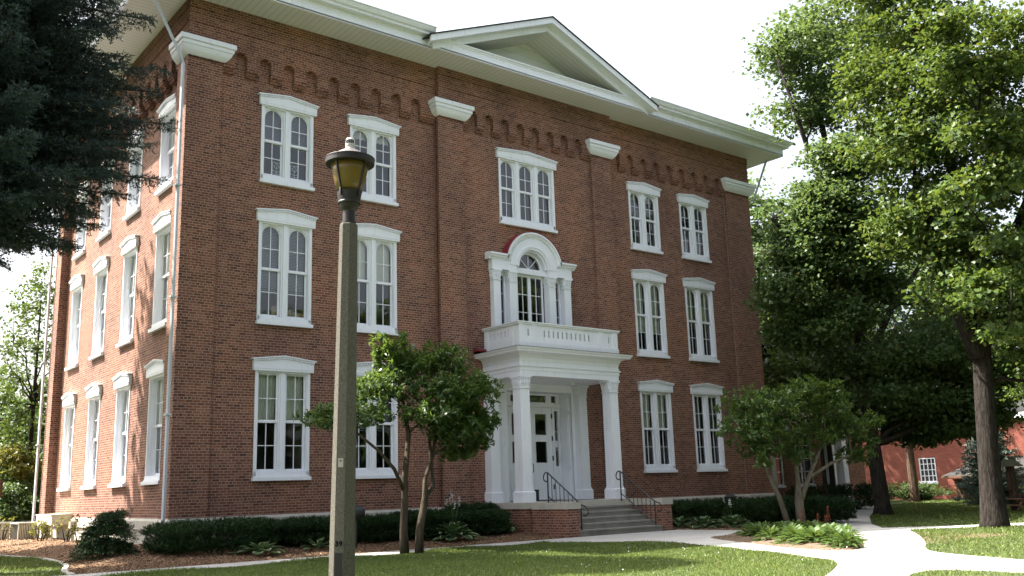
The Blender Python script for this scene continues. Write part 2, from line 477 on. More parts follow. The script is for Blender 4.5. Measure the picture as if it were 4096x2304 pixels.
XM, PC = 12.0, 12.15
ROWS = {3: dict(S=10.2275, H=13.0243, hb=12.70, g0=10.59, gm=11.60, g1=12.63),
        2: dict(S=5.9158, H=9.3638, hb=9.02, g0=6.25, gm=7.59, g1=8.92),
        1: dict(S=1.4413, H=4.9086, hb=4.56, g0=1.77, gm=3.10, g1=4.46)}
COLS = {1: XM - 9.344, 2: XM - 6.324, 3: XM + 6.324, 4: XM + 9.344}
LY = [2.167 + 3.2645 * i for i in range(4)]

def openings(centers, half, rows=(1, 2, 3)):
    return [rect(c - half, c + half, ROWS[r]['S'] + 0.12, ROWS[r]['hb'] + 0.06) for c in centers for r in rows]

ZT = 15.49
m = MB(); m.extrude([rect(-0.25, 8.10, -0.6, ZT)] + openings((COLS[1], COLS[2]), 0.86), 0.0, 0.36, FR); m.build('brick_wall', M['brick'], school, OFF)
m = MB(); m.extrude([rect(16.20, 25.1, -0.6, ZT)] + openings((COLS[3], COLS[4]), 0.86), 0.0, 0.36, FR); m.build('brick_wall', M['brick'], school, OFF)
pall = [(10.45, 5.6), (13.53, 5.6), (13.53, 8.72), (12.64, 8.72)] + arc(XM, 8.72, 0.64, 0, 180)[1:] + [(10.45, 8.72)]
m = MB(); m.extrude([rect(8.05, 16.25, -0.6, ZT), rect(XM - 1.30, XM + 1.30, ROWS[3]['S'] + 0.12, ROWS[3]['hb'] + 0.06), pall, rect(10.66, 13.76, 0.52, 4.40)], -0.20, 0.16, FR)
m.build('brick_wall', M['brick'], school, OFF)
m = MB(); m.extrude([rect(0.36, 14.0, -0.6, ZT)] + openings(LY, 0.70), -0.25, 0.12, SI)
m.box(-0.25, 0.0, 0.002, 0.359, -0.6, ZT); m.build('brick_wall', M['brick'], school, OFF)
m = MB(); m.box(24.74, 25.1, 0.36, 14.0, -0.6, ZT); m.box(-0.25, 25.1, 14.0, 14.35, -0.6, ZT); m.build('brick_wall', M['brick'], school, OFF)
m = MB()
for z in (0.30, 5.15, 9.55): m.box(0.15, 24.7, 0.4, 13.9, z, z + 0.25)
m.box(0.15, 24.7, 0.4, 13.9, 15.2, 15.4)
m.box(0.2, 24.7, 5.2, 5.4, 0.55, 15.2); m.box(5.2, 5.4, 0.5, 13.8, 0.56, 15.19)
m.build('interior_floor', M['interior'], school, OFF)

# pilasters
for nm, poly in (('l', [(-0.55, -0.12), (0.5, -0.12), (0.5, 0.05), (-0.2, 0.05), (-0.2, 0.7), (-0.55, 0.7)]),
                 ('b', [(-0.55, 13.55), (-0.2, 13.55), (-0.2, 14.36), (-0.55, 14.36)]),
                 ('p', [(8.05, -0.32), (9.1, -0.32), (9.1, -0.15), (8.05, -0.15)]),
                 ('q', [(15.2, -0.32), (16.25, -0.32), (16.25, -0.15), (15.2, -0.15)]),
                 ('r', [(23.5, -0.12), (25.14, -0.12), (25.14, 1.2), (25.05, 1.2), (25.05, 0.05), (23.5, 0.05)])):
    m = MB(); m.extrude([poly], -0.55, 13.64, PL); m.build('pilaster', M['brick'], school, OFF)

# pilaster caps: mouldings mitred round the pilaster
CAPP = [(0, 13.66), (0.05, 13.68), (0.11, 13.73), (0.17, 13.80), (0.21, 13.88), (0.22, 13.93), (0.25, 13.935), (0.25, 14.05), (0.30, 14.055), (0.30, 14.20), (0, 14.23)]
for path in ([(-0.55, 0.7), (-0.55, -0.12), (0.5, -0.12), (0.5, 0.02)], [(8.05, -0.02), (8.05, -0.32), (9.1, -0.32), (9.1, -0.21)],
             [(15.2, -0.21), (15.2, -0.32), (16.25, -0.32), (16.25, -0.02)], [(23.5, -0.01), (23.5, -0.12), (25.1, -0.12), (25.1, 1.2)],
             [(-0.55, 14.35), (-0.55, 13.55), (-0.26, 13.55)]):
    m = MB(); m.sweep(CAPP, path); m.build('pilaster_cap', M['white'], school, OFF)

# corbelled arcade and frieze
def arcade(x0, x1, slots, d0, d1, T, name='corbel_arcade', sgn=1):
    zb, zs, r = 13.66, 13.95, 0.185
    pts = [(x0, 15.48), (x0, zb)]
    for s in slots:
        a = arc(s, zs, r, 180, 0, 10)
        pts += [p for p in [(s - r, zb)] + a + [(s + r, zb)] if p[0] >= x0 + 0.01 or True]
    pts += [(x1, zb), (x1, 15.48)]
    m = MB()
    m.extrude([pts], d0, d1, T)
    out = -1
    for i in range(len(slots) + 1):                     # stepped corbel courses at each pier foot
        xa = x0 if i == 0 else slots[i - 1] + r
        xb = x1 if i == len(slots) else slots[i] - r
        if xb - xa < 0.08: continue
        for k, (za, zc, pr) in enumerate(((13.425, 13.49, -0.10), (13.495, 13.566, -0.06), (13.571, 13.655, -0.02))):
            m.extrude([rect(xa + 0.004, xb - 0.004, za, zc)], d0 - pr, d1, T)
    for s in slots:                                     # voussoirs
        for k in range(11):
            a0, a1 = 180 * k / 11 + 2.2, 180 * (k + 1) / 11 - 2.2
            q = arc(s, zs, r + 0.002, a0, a1, 1) + arc(s, zs, r + 0.115, a1, a0, 1)
            m.extrude([q], d0 - 0.012, d0 + 0.02, T)
    m.extrude([rect(x0, x1, 14.74, 14.90)], d0 - 0.03, d0 + 0.01, T)
    m.extrude([rect(x0, x1, 14.9005, 15.20)], d0 - 0.015, d0 + 0.01, T)
    m.extrude([rect(x0, x1, 15.2005, 15.478)], d0 - 0.035, d0 + 0.01, T)
    m.build(name, M['brick'], school, OFF)
def frieze_block(x0, x1, d0, d1, T):
    m = MB(); m.extrude([rect(x0, x1, 13.65, 15.478)], d0, d1, T)
    m.extrude([rect(x0, x1, 14.74, 14.90)], d0 - 0.03, d0 + 0.01, T)
    m.extrude([rect(x0, x1, 15.2005, 15.478)], d0 - 0.035, d0 + 0.01, T)
    m.build('frieze_block', M['brick'], school, OFF)
arcade(0.5, 8.05, [1.05 + 0.775 * i for i in range(9)], -0.17, 0.02, FR)
arcade(9.1, 15.2, [9.5 + 0.715 * i for i in range(8)], -0.37, -0.18, FR)
arcade(16.25, 23.5, [16.75 + 0.775 * i for i in range(9)], -0.17, 0.02, FR)
arcade(0.7, 13.55, [1.1 + 0.78 * i for i in range(16)], -0.55, -0.23, SI)
frieze_block(-0.55, 0.4999, -0.17, 0.02, FR); frieze_block(8.05, 9.0999, -0.37, -0.18, FR); frieze_block(15.2001, 16.25, -0.37, -0.18, FR)
frieze_block(23.5001, 25.14, -0.17, 0.02, FR); frieze_block(0.0205, 0.6999, -0.55, -0.2, SI); frieze_block(13.5501, 14.35, -0.55, -0.2, SI)
m = MB(); m.box(8.052, 8.10, -0.365, 0.02, 13.66, 15.47); m.build('pavilion_return', M['brick'], school, OFF)
m = MB(); m.box(16.2, 16.248, -0.365, 0.02, 13.66, 15.47); m.build('pavilion_return', M['brick'], school, OFF)

# stone water table and footing
WP = [(-0.55, 14.35), (-0.55, 13.55), (-0.25, 13.55), (-0.25, 0.7), (-0.55, 0.7), (-0.55, -0.12), (0.5, -0.12), (0.5, 0.0), (8.05, 0.0), (8.05, -0.32), (9.1, -0.32), (9.1, -0.2),
      (15.2, -0.2), (15.2, -0.32), (16.25, -0.32), (16.25, 0.0), (23.5, 0.0), (23.5, -0.12), (25.14, -0.12), (25.14, 14.35)]
m = MB(); m.sweep([(-0.05, 0.18), (0.09, 0.18), (0.09, 0.43), (0.03, 0.50), (-0.05, 0.50)], WP); m.build('water_table', M['limestone'], school, OFF)
m = MB(); m.sweep([(-0.05, -0.7), (0.035, -0.7), (0.035, 0.18), (-0.05, 0.18)], WP); m.build('footing', M['limestone'], school, OFF)

# ---- eaves
m = MB()
m.extrude([[(-2.0, -1.4), (7.17, -1.4), (7.17, -1.55), (17.2, -1.55), (17.2, -1.4), (26.25, -1.4), (25.0, 0.1), (-0.5, 0.1)]], 15.48, 15.52, PL)
m.build('soffit', M['soffit_front'], school, OFF)
m = MB()
m.extrude([[(-2.0, -1.4), (-0.5, 0.1), (-0.5, 14.3), (-2.0, 15.8)]], 15.482, 15.522, PL); m.build('soffit', M['soffit_side'], school, OFF)
m = MB()
m.extrude([[(26.25, -1.4), (26.25, 15.8), (25.0, 14.3), (25.0, 0.1)]], 15.482, 15.522, PL)
m.build('soffit', M['soffit_side'], school, OFF)
FASC = [(0, 15.455), (0.0, 15.76), (0.03, 15.80), (0.03, 15.84), (-0.06, 15.84), (-0.06, 15.455)]
GUT = [(0.035, 15.83), (0.20, 15.83), (0.205, 15.90), (0.27, 15.93), (0.31, 16.0), (0.33, 16.06), (0.36, 16.065), (0.36, 16.10), (0.31, 16.10), (0.30, 16.07), (0.035, 16.07)]
PA = [(-2.0, 15.8), (-2.0, -1.4), (7.10, -1.4)]; PCc = [(17.27, -1.4), (26.25, -1.4), (26.25, 15.8)]
for p in (PA, PCc):
    m = MB(); m.sweep(FASC, p); m.build('fascia', M['white'], school, OFF)
    m = MB(); m.sweep(GUT, p); m.build('gutter', M['white'], school, OFF)
m = MB(); m.sweep([(0, 15.45), (0, 15.74), (0.02, 15.75), (0.03, 15.79), (0.07, 15.82), (0.07, 15.86), (-0.06, 15.86), (-0.06, 15.45)], [(7.11, -1.3), (7.11, -1.55), (17.26, -1.55), (17.26, -1.3)])
m.build('fascia', M['white'], school, OFF)
m = MB()     # hipped main roof
E0, E1, F0, F1 = -2.34, 26.59, -1.74, 16.14
zi = 16.09 + (0.3 - F0) * (18.2 - 16.09) / (7.2 - F0)
m.add([(E0, F0, 16.09), (E1, F0, 16.09), (E1, F1, 16.09), (E0, F1, 16.09), (6.8, 7.2, 18.2), (17.7, 7.2, 18.2), (7.1, F0, 16.09), (7.1, 0.3, zi), (17.3, 0.3, zi), (17.3, F0, 16.09)], [(0, 6, 7, 4), (4, 7, 8, 5), (8, 9, 1, 5), (1, 2, 5), (2, 3, 4, 5), (3, 0, 4)])
m.build('roof', M['shingle'], school, OFF)

# ---- pediment over the pavilion
ped = None
SLP = (17.92 - 15.70) / 5.35
AX, AZ = PC, 17.92
def rake(o0, o1, xe=5.35):
    """band between two vertical offsets below the rake line"""
    return [(AX - xe, AZ - xe * SLP - o0), (AX, AZ - o0), (AX + xe, AZ - xe * SLP - o0), (AX + xe, AZ - xe * SLP - o1), (AX, AZ - o1), (AX - xe, AZ - xe * SLP - o1)]
m = MB()
m.extrude([rake(0.0, 0.22)], -1.86, -1.76, FR)
m.extrude([rake(0.19, 0.225, 5.30)], -1.7595, -1.55, FR)
m.extrude([rake(0.225, 0.43, 5.10)], -1.56, -1.46, FR)
ped = m.build('pediment', M['white'], school, OFF)
m = MB(); m.extrude([rake(0.40, 0.42, 4.75)], -1.4595, -0.2, FR); m.build('pediment_soffit', M['soffit_side'], ped)
m = MB(); m.extrude([[(AX - 4.55, 15.88), (AX + 4.55, 15.88), (AX + 4.55, AZ - 4.55 * SLP - 0.38), (AX, AZ - 0.38), (AX - 4.55, AZ - 4.55 * SLP - 0.38)]], -0.28, -0.2, FR); m.build('tympanum', M['siding'], ped)
m = MB(); m.box(7.2, 17.1, -1.5, -0.2, 15.84, 15.87); m.build('ledge_flashing', M['shingle'], ped)
m = MB(); m.extrude([rake(-0.045, -0.002, 5.42)], -1.90, 7.0, FR); m.build('pediment_roof', M['shingle'], ped)
m = MB(); m.extrude([rect(7.0, 7.06, 15.5, 16.1)], -1.45, 0.0, FR); m.build('eave_end', M['white'], school, OFF)
m = MB(); m.extrude([rect(17.28, 17.34, 15.5, 16.1)], -1.45, 0.0, FR); m.build('eave_end', M['white'], school, OFF)

# ---- downspouts
def spout(pts, r=0.052):
    m = MB(); m.tube(pts, r, 4)
    for z in (3.2, 6.4, 9.6):
        if len(pts) and pts[-1][2] < z < pts[-2][2]: m.box(pts[-1][0] - 0.08, pts[-1][0] + 0.08, pts[-1][1] - 0.08, pts[-1][1] + 0.08, z, z + 0.05)
    m.build('downspout', M['pipe'], school, OFF)
spout([(-2.12, -0.42, 15.8), (-0.86, -0.27, 13.62), (-0.72, -0.24, 13.3), (-0.72, -0.24, 0.3)])
spout([(26.25, -0.6, 15.8), (25.42, -0.2, 13.6), (25.24, 0.9, 13.3), (25.24, 0.9, 0.3)])
spout([(-1.9, 14.7, 15.5), (-0.80, 14.5, 13.6), (-0.72, 14.45, 13.3), (-0.72, 14.45, -0.3)])
m = MB(); m.tube([(23.46, -0.03, 13.4), (23.46, -0.03, 0.55)], 0.007, 5); m.build('wall_cable', M['limestone'], school, OFF)

# ---- windows
def sash_pair(m, g, x0, x1, row, arched, yo, cols=2):
    """two sliding sashes in the opening x0..x1; glass goes into g"""
    st, mu = 0.048, 0.011
    zb, zm, zt = row['g0'], row['gm'], row['g1']
    gx0, gx1 = x0 + st, x1 - st
    cx, r_ = (gx0 + gx1) / 2, (gx1 - gx0) / 2
    up = yo; lo = yo + 0.045
    # lower sash
    m.extrude([rect(x0, x1, zb - 0.09, zm + 0.03), rect(gx0, gx1, zb, zm - 0.02)], lo, lo + 0.04, FR)
    m.box(x0 - 0.0, x1 + 0.0, up - 0.01, lo - 0.0005, zm - 0.015, zm + 0.045)
    # upper sash
    if arched:
        zs = zt - r_
        inner = [(gx0, zm + 0.045), (gx1, zm + 0.045)] + arc(cx, zs, r_, 0, 180, 16)
        outer = [(x0, zm + 0.046), (x1, zm + 0.046)] + arc(cx, zs, r_ + st, 0, 180, 16)
        m.extrude([outer, [(p[0], p[1] + 0.02) if i < 2 else p for i, p in enumerate(inner)]], up, up + 0.04, FR)
        # spandrel board and arch moulding
        top = row['hb'] - 0.02
        sp = [(x0, zs), (x0, top), (x1, top), (x1, zs)] + arc(cx, zs, r_ + st + 0.001, 0, 180, 16)
        m.extrude([sp], up - 0.045, up + 0.03, FR)
        ring = arc(cx, zs, r_ + st + 0.001, 180, 0, 16) + arc(cx, zs, r_ + st - 0.018, 0, 180, 16)
        m.extrude([ring], up - 0.03, up + 0.002, FR)
        ring = arc(cx, zs, r_ + st + 0.055, 180, 0, 16) + arc(cx, zs, r_ + st + 0.03, 0, 180, 16)
        m.extrude([ring], up - 0.062, up - 0.0455, FR)
        g.flat([inner], lambda a, b: (a, up + 0.02, b))
    else:
        m.extrude([rect(x0, x1, zm + 0.046, zt + 0.06), rect(gx0, gx1, zm + 0.065, zt)], up, up + 0.04, FR)
        g.flat([rect(gx0, gx1, zm + 0.04, zt)], lambda a, b: (a, up + 0.02, b))
    g.flat([rect(gx0, gx1, zb, zm)], lambda a, b: (a, lo + 0.02, b))
    for k in range(1, cols):
        x = gx0 + (gx1 - gx0) * k / cols
        m.box(x - mu, x + mu, lo - 0.004, lo + 0.019, zb, zm - 0.02); m.box(x - mu, x + mu, up - 0.004, up + 0.019, zm + 0.045, zt - 0.002)
    z = (zb + zm) / 2; m.box(gx0, gx1, lo - 0.002, lo + 0.0185, z - mu, z + mu)
    z = zm + (zt - zm) * 0.5 - (0.02 if arched else 0); m.box(gx0, gx1, up - 0.002, up + 0.0185, z - mu, z + mu)

def hood(row, half):
    H, hb = row['H'], row['hb']; a = half
    m = MB()
    m.extrude([[(-a + 0.06, hb), (a - 0.06, hb), (a - 0.05, H - 0.05), (0, H + 0.07), (-a + 0.05, H - 0.05)]], -0.10, 0.0, FR)
    m.extrude([[(-a, H - 0.035), (0, H + 0.085), (a, H - 0.035), (a, H), (0, H + 0.12), (-a, H)]], -0.155, 0.0, FR)
    m.box(-a + 0.058, a - 0.058, -0.112, -0.1005, hb + 0.065, hb + 0.078)
    n = int(2 * a / 0.065)
    for i in range(n):
        x = -a + 0.07 + (2 * a - 0.14) * i / (n - 1); z = H - 0.035 + 0.12 * (1 - abs(x) / a) - 0.005
        m.box(x - 0.02, x + 0.02, -0.14, -0.1005, z - 0.055, z)
    return m
def sillm(row, half):
    S = row['S']; m = MB()
    m.box(-half, half, -0.115, 0.0, S, S + 0.10)
    m.box(-half + 0.035, half - 0.035, -0.06, 0.0, S + 0.1005, S + 0.135)
    m.box(-half + 0.045, half - 0.045, -0.03, 0.0, S + 0.1355, S + 0.25)
    return m
def make_window(rown, kind):
    row = ROWS[rown]; m = MB(); g = MB()
    zb, zt = row['S'] + 0.125, row['hb'] + 0.055
    if kind == 'side':
        h = 0.70
        m.box(-h, -h + 0.05, -0.02, 0.30, zb, zt); m.box(h - 0.05, h, -0.02, 0.30, zb, zt); m.box(-h + 0.05, h - 0.05, -0.018, 0.30, zt - 0.12, zt); m.box(-h + 0.05, h - 0.05, 0.0, 0.30, zb, row['g0'] - 0.09)
        m.box(-h + 0.0505, -h + 0.08, 0.06, 0.295, zb, zt - 0.12); m.box(h - 0.08, h - 0.0505, 0.06, 0.295, zb, zt - 0.12)
        sash_pair(m, g, -h + 0.09, h - 0.09, row, False, 0.17, 3)
        hm, sm = hood(row, 0.839), sillm(row, 0.766)
    else:
        n = 3 if kind == 'triple' else 2
        h = 0.86 if n == 2 else 1.30
        cs = (-0.435, 0.435) if n == 2 else (-0.875, 0.0, 0.875)
        m.box(-h, -h + 0.085, -0.03, 0.2, zb, zt); m.box(h - 0.085, h, -0.03, 0.2, zb, zt)
        m.box(-h + 0.0855, -h + 0.11, -0.01, 0.199, zb, zt - 0.1); m.box(h - 0.11, h - 0.0855, -0.01, 0.199, zb, zt - 0.1)
        m.box(-h + 0.086, h - 0.086, -0.028, 0.2, zt - 0.1, zt); m.box(-h + 0.086, h - 0.086, 0.0, 0.2, zb, row['g0'] - 0.088)
        for a, b in zip(cs, cs[1:]):
            c = (a + b) / 2
            m.box(c - 0.075, c + 0.075, -0.025, 0.2, zb, zt - 0.1005); m.box(c - 0.118, c - 0.0755, 0.02, 0.199, zb, zt - 0.1005); m.box(c + 0.0755, c + 0.118, 0.02, 0.199, zb, zt - 0.1005)
        for c in cs: sash_pair(m, g, c - 0.317, c + 0.317, row, rown != 1, 0.085)
        hm, sm = (hood(row, 1.0), sillm(row, 0.895)) if n == 2 else (hood(row, 1.455), sillm(row, 1.327))
    wo_ = m.build('window', M['white'])
    hm.build('hood', M['white'], wo_); sm.build('sill', M['white'], wo_); g.build('window_glass', M['glass'], wo_, fix=False)
    return wo_

def blind(win, rown, x0, x1, frac, style):
    row = ROWS[rown]; z1 = row['g1'] + 0.02; z0 = z1 - (row['g1'] - row['g0']) * frac
    m = MB()
    if style == 'slats':
        k = int((z1 - z0) / 0.045)
        for i in range(k):
            z = z1 - i * 0.045
            m.add([(x0, 0.255, z), (x1, 0.255, z), (x1, 0.225, z - 0.038), (x0, 0.225, z - 0.038)], [(0, 1, 2, 3)])
        m.box(x0, x1, 0.225, 0.25, z0 - 0.02, z0)
        o = m.build('blind', M['blind'], win, fix=False)
    else:                                                 # cloth with soft vertical folds
        n = 24; vs = []
        for i in range(n + 1):
            x = x0 + (x1 - x0) * i / n; y = 0.26 + (0.018 * math.sin(i * 2.3) if style == 'curtain' else 0)
            vs += [(x, y, z0 + 0.02 * math.sin(i)), (x, y, z1)]
        m.add(vs, [(2 * i, 2 * i + 2, 2 * i + 3, 2 * i + 1) for i in range(n)])
        o = m.build('curtain' if style == 'curtain' else 'shade', M['fabric'], win, fix=False)
    return o

PLAN = {(1, 3): ('slats', .52), (1, 2): ('slats', .72), (1, 1): ('curtain', .5), (2, 3): ('shade', .12), (2, 2): ('shade', .5), (2, 1): ('slats', .58),
        (3, 3): ('shade', .1), (3, 2): ('curtain', .74), (3, 1): ('curtain', .5), (4, 3): ('slats', .3), (4, 2): ('curtain', .5), (4, 1): ('slats', .5)}
proto = {}
def place(key, rown, kind, loc, rz=0.0):
    if key not in proto:
        o = make_window(rown, kind); proto[key] = o
    else:
        o = copy_tree(proto[key])
        for ch in list(o.children):
            if ch.name.split('.')[0] in ('blind', 'curtain', 'shade'): bpy.data.objects.remove(ch)
    o.parent = school; o.location = Vector(loc) + OFF; o.rotation_euler = (0, 0, rz)
    return o
for r_ in (3, 2, 1):
    for c_ in (1, 2, 3, 4):
        o = place(('f', r_), r_, 'front', (COLS[c_], 0, 0))
        st, fr_ = PLAN[(c_, r_)]
        for s in (-0.435, 0.435): blind(o, r_, s - 0.3, s + 0.3, fr_, st)
o = place(('t', 3), 3, 'triple', (XM, -0.2, 0))
for r_ in (1, 2, 3):
    for i, y in enumerate(LY):
        o = place(('s', r_), r_, 'side', (-0.25, y, 0), R(-90))
        blind(o, r_, -0.6, 0.6, (0.5, 0.55, 0.45, 0.6)[i], 'curtain' if (i + r_) % 2 else 'shade')
# ---- palladian balcony window
Y0 = -0.2
pw = None
m = MB()
ZA, RF = 8.72, 0.575
# frieze blocks and archivolt
for xa, xb in ((10.14, 11.24), (12.70, 13.82)):
    m.box(xa, xb, -0.42, -0.1, 8.52, 8.84)
    m.box(xa - 0.03, xb + 0.03, -0.45, -0.1, 8.50, 8.535)
ring = arc(XM, ZA, 1.06, 180, 0, 28) + arc(XM, ZA, 0.66, 0, 180, 28)
m.extrude([ring], -0.44, -0.1, FR)
ring = arc(XM, ZA, 0.70, 180, 0, 28) + arc(XM, ZA, 0.60, 0, 180, 28)
m.extrude([ring], -0.34, -0.1, FR)
ring = arc(XM, ZA, 0.80, 180, 0, 28) + arc(XM, ZA, 0.74, 0, 180, 28)
m.extrude([ring], -0.47, -0.43, FR)
pw = m.build('balcony_window', M['white'], school, OFF)
# moulded cornice running level, over the arch, level
m = MB()
def cprof(k): return [(0, 0), (0, 0.05), (0.05, 0.06), (0.09, 0.13), (0.13, 0.15), (0.13, 0.21), (0.0, 0.24)][k]
path = [(10.0, 8.85), (10.93, 8.85)] + [p for p in arc(XM, ZA, 1.07, 172, 8, 30)] + [(13.07, 8.85), (13.98, 8.85)]
P2 = [Vector(p) for p in path]; rings = []
for i, p in enumerate(P2):
    a = (P2[i] - P2[i - 1]).normalized() if i else None
    b = (P2[i + 1] - P2[i]).normalized() if i < len(P2) - 1 else a
    a = a or b
    n0, n1 = Vector((-a.y, a.x)), Vector((-b.y, b.x)); mm = n0 + n1; mm = mm / max(mm.dot(n0), 0.45)
    rings.append([(p.x + mm.x * cprof(k)[1], -0.42 - cprof(k)[0], p.y + mm.y * cprof(k)[1]) for k in range(7)] + [(p.x + mm.x * 0.24, -0.1, p.y + mm.y * 0.24), (p.x, -0.1, p.y)])
K = 9
vs = [q for r_ in rings for q in r_]
fs = [(i * K + k, i * K + (k + 1) % K, (i + 1) * K + (k + 1) % K, (i + 1) * K + k) for i in range(len(rings) - 1) for k in range(K)]
fs += [tuple(range(K)), tuple((len(rings) - 1) * K + k for k in reversed(range(K)))]
m.add(vs, fs); m.build('balcony_cornice', M['white'], pw)
m = MB()
ring = arc(XM, ZA, 1.325, 165, 15, 26) + arc(XM, ZA, 1.31, 15, 165, 26)
m.extrude([ring], -0.54, -0.2, FR); m.build('arch_roof', M['red_roof'], pw)

def capital(m, cx, cy, z0, z1, hw, n=3):
    """leafy bell under a square abacus"""
    h = z1 - z0
    m.box(cx - hw - 0.03, cx + hw + 0.03, cy - hw - 0.03, cy + hw + 0.03, z0, z0 + h * 0.07)
    m.frus((cx - hw, cx + hw, cy - hw, cy + hw), (cx - hw * 1.22, cx + hw * 1.22, cy - hw * 1.22, cy + hw * 1.22), z0 + h * 0.07, z1 - h * 0.14)
    m.box(cx - hw * 1.38, cx + hw * 1.38, cy - hw * 1.38, cy + hw * 1.38, z1 - h * 0.14, z1)
    for tier, (a, b) in enumerate(((0.10, 0.50), (0.40, 0.84))):
        za, zb = z0 + h * a, z0 + h * b; gr = 1 + 0.22 * (a + b) / 2
        for sx, sy in ((0, -1), (-1, 0), (1, 0), (0, 1)):
            for i in range(n):
                t = ((i + (0.5 if tier == 0 else 0.5)) / n * 2 - 1) * hw
                w_ = hw / n * 0.62; o = hw * gr
                tx, ty = abs(sy), abs(sx)
                def pt(u, out, z): return (cx + tx * (t + u) + sx * out, cy + ty * (t + u) + sy * out, z)
                v = [pt(-w_, o - 0.01, za), pt(w_, o - 0.01, za), pt(w_, o + 0.02, (za + zb) / 2), pt(-w_, o + 0.02, (za + zb) / 2),
                     pt(w_ * 0.7, o + 0.055, zb), pt(-w_ * 0.7, o + 0.055, zb), pt(0, o + 0.07, zb - h * 0.07), pt(-w_, o - 0.03, zb), pt(w_, o - 0.03, zb)]
                m.add(v, [(0, 1, 2, 3), (3, 2, 4, 5), (5, 4, 6), (0, 3, 5, 7), (1, 8, 4, 2), (7, 5, 4, 8)])
def square_column(m, cx, cy, hw, z0, zc, z1, base=0.40, bw=0.055):
    m.box(cx - hw - bw, cx + hw + bw, cy - hw - bw, cy + hw + bw, z0, z0 + base * 0.78)
    m.frus((cx - hw - bw, cx + hw + bw, cy - hw - bw, cy + hw + bw), (cx - hw - 0.012, cx + hw + 0.012, cy - hw - 0.012, cy + hw + 0.012), z0 + base * 0.78, z0 + base * 0.92)
    m.box(cx - hw - 0.02, cx + hw + 0.02, cy - hw - 0.02, cy + hw + 0.02, z0 + base * 0.92, z0 + base)
    m.frus((cx - hw, cx + hw, cy - hw, cy + hw), (cx - hw * 0.95, cx + hw * 0.95, cy - hw * 0.95, cy + hw * 0.95), z0 + base, zc)
    capital(m, cx, cy, zc, z1, hw * 0.95, 4)
for cx in (10.345, 11.06, 12.86, 13.605):
    m = MB(); m.box(cx - 0.155, cx + 0.155, -0.40, -0.1, 5.62, 8.12); capital(m, cx, -0.25, 8.12, 8.50, 0.15, 3)
    m.build('balcony_pilaster', M['white'], pw)
# sidelights, doors, fan light
m = MB(); g = MB()
for xa, xb in ((10.50, 10.905), (13.015, 13.45)):
    m.extrude([rect(xa, xb, 5.6, 8.51), rect(xa + 0.12, xb - 0.08, 5.8, 8.36)], -0.16, -0.06, FR)
    for z in (6.44, 7.08, 7.72): m.box(xa + 0.12, xb - 0.08, -0.13, -0.09, z - 0.012, z + 0.012)
    g.flat([rect(xa + 0.12, xb - 0.08, 5.8, 8.36)], lambda a, b: (a, -0.1, b))
for xa, xb in ((11.40, XM), (XM, 12.64)):
    m.extrude([rect(xa + 0.001, xb - 0.001, 5.6, 8.50), rect(xa + 0.075, xb - 0.06, 5.85, 8.42)], -0.13, -0.06, FR)
    cx = (xa + 0.075 + xb - 0.06) / 2; m.box(cx - 0.012, cx + 0.012, -0.11, -0.08, 5.85, 8.42)
    for z in (6.49, 7.13, 7.78): m.box(xa + 0.075, xb - 0.06, -0.108, -0.081, z - 0.012, z + 0.012)
    g.flat([rect(xa + 0.075, xb - 0.06, 5.85, 8.42)], lambda a, b: (a, -0.09, b))
m.box(11.2, 12.8, -0.28, -0.05, 8.5005, 8.70)
m.extrude([[(XM - 0.62, 8.7005), (XM + 0.62, 8.7005)] + arc(XM, 8.7005, 0.62, 0, 180, 24), [(XM - 0.54, 8.73), (XM + 0.54, 8.73)] + arc(XM, 8.73, 0.54, 0, 180, 24)[1:-1]], -0.14, -0.05, FR)
g.flat([[(XM - 0.54, 8.73), (XM + 0.54, 8.73)] + arc(XM, 8.73, 0.54, 0, 180, 24)[1:-1]], lambda a, b: (a, -0.09, b))
for an in (45, 90, 135):
    c_, s_ = math.cos(R(an)), math.sin(R(an)); q = 0.012
    m.extrude([[(XM - s_ * q, 8.73 + c_ * q), (XM + s_ * q, 8.73 - c_ * q), (XM + c_ * 0.54 + s_ * q, 8.73 + s_ * 0.54 - c_ * q), (XM + c_ * 0.54 - s_ * q, 8.73 + s_ * 0.54 + c_ * q)]], -0.12, -0.085, FR)
fd = m.build('french_door', M['white'], pw); g.build('door_glass', M['glass'], pw, fix=False)

# ---- portico
ZP = 0.57
m = MB()
a0, a1 = 9.79, 14.20
m.box(a0, a1, -2.2, -0.2, 4.57, 4.74)
m.box(a0 - 0.02, a1 + 0.02, -2.22, -0.2, 4.7405, 4.86)
m.sweep([(0.0, 4.8605), (0.05, 4.8605), (0.06, 4.90), (0.02, 4.92), (0.0, 5.02), (0.02, 5.14), (0.08, 5.25), (0.18, 5.31), (0.32, 5.315), (0.33, 5.36), (0.37, 5.40), (0.38, 5.455), (0.0, 5.455)], [(a0, -0.21), (a0, -2.2), (a1, -2.2), (a1, -0.21)])
m.box(a0 + 0.001, a1 - 0.001, -2.199, -0.2, 4.86, 5.44)
por = m.build('portico', M['white'], school, OFF)
m = MB(); m.frus((a0 - 0.41, a1 + 0.41, -2.61, -0.2), (a0, a1, -2.2, -0.2), 5.46, 5.54); m.build('porch_roof', M['shingle'], por)
m = MB(); m.box(a0 - 0.40, a0 - 0.05, -0.5, -0.205, 5.545, 5.62); m.build('red_flashing', M['red_roof'], por)
for cx, cy in ((9.975, -1.99), (13.935, -1.99)):
    m = MB(); square_column(m, cx, cy, 0.20, ZP, 4.16, 4.57); m.build('porch_column', M['white'], por)
for cx, cy in ((9.975, -0.36), (13.975, -0.36)):
    m = MB(); square_column(m, cx, cy, 0.19, ZP, 4.16, 4.57); m.build('porch_column', M['white'], por)
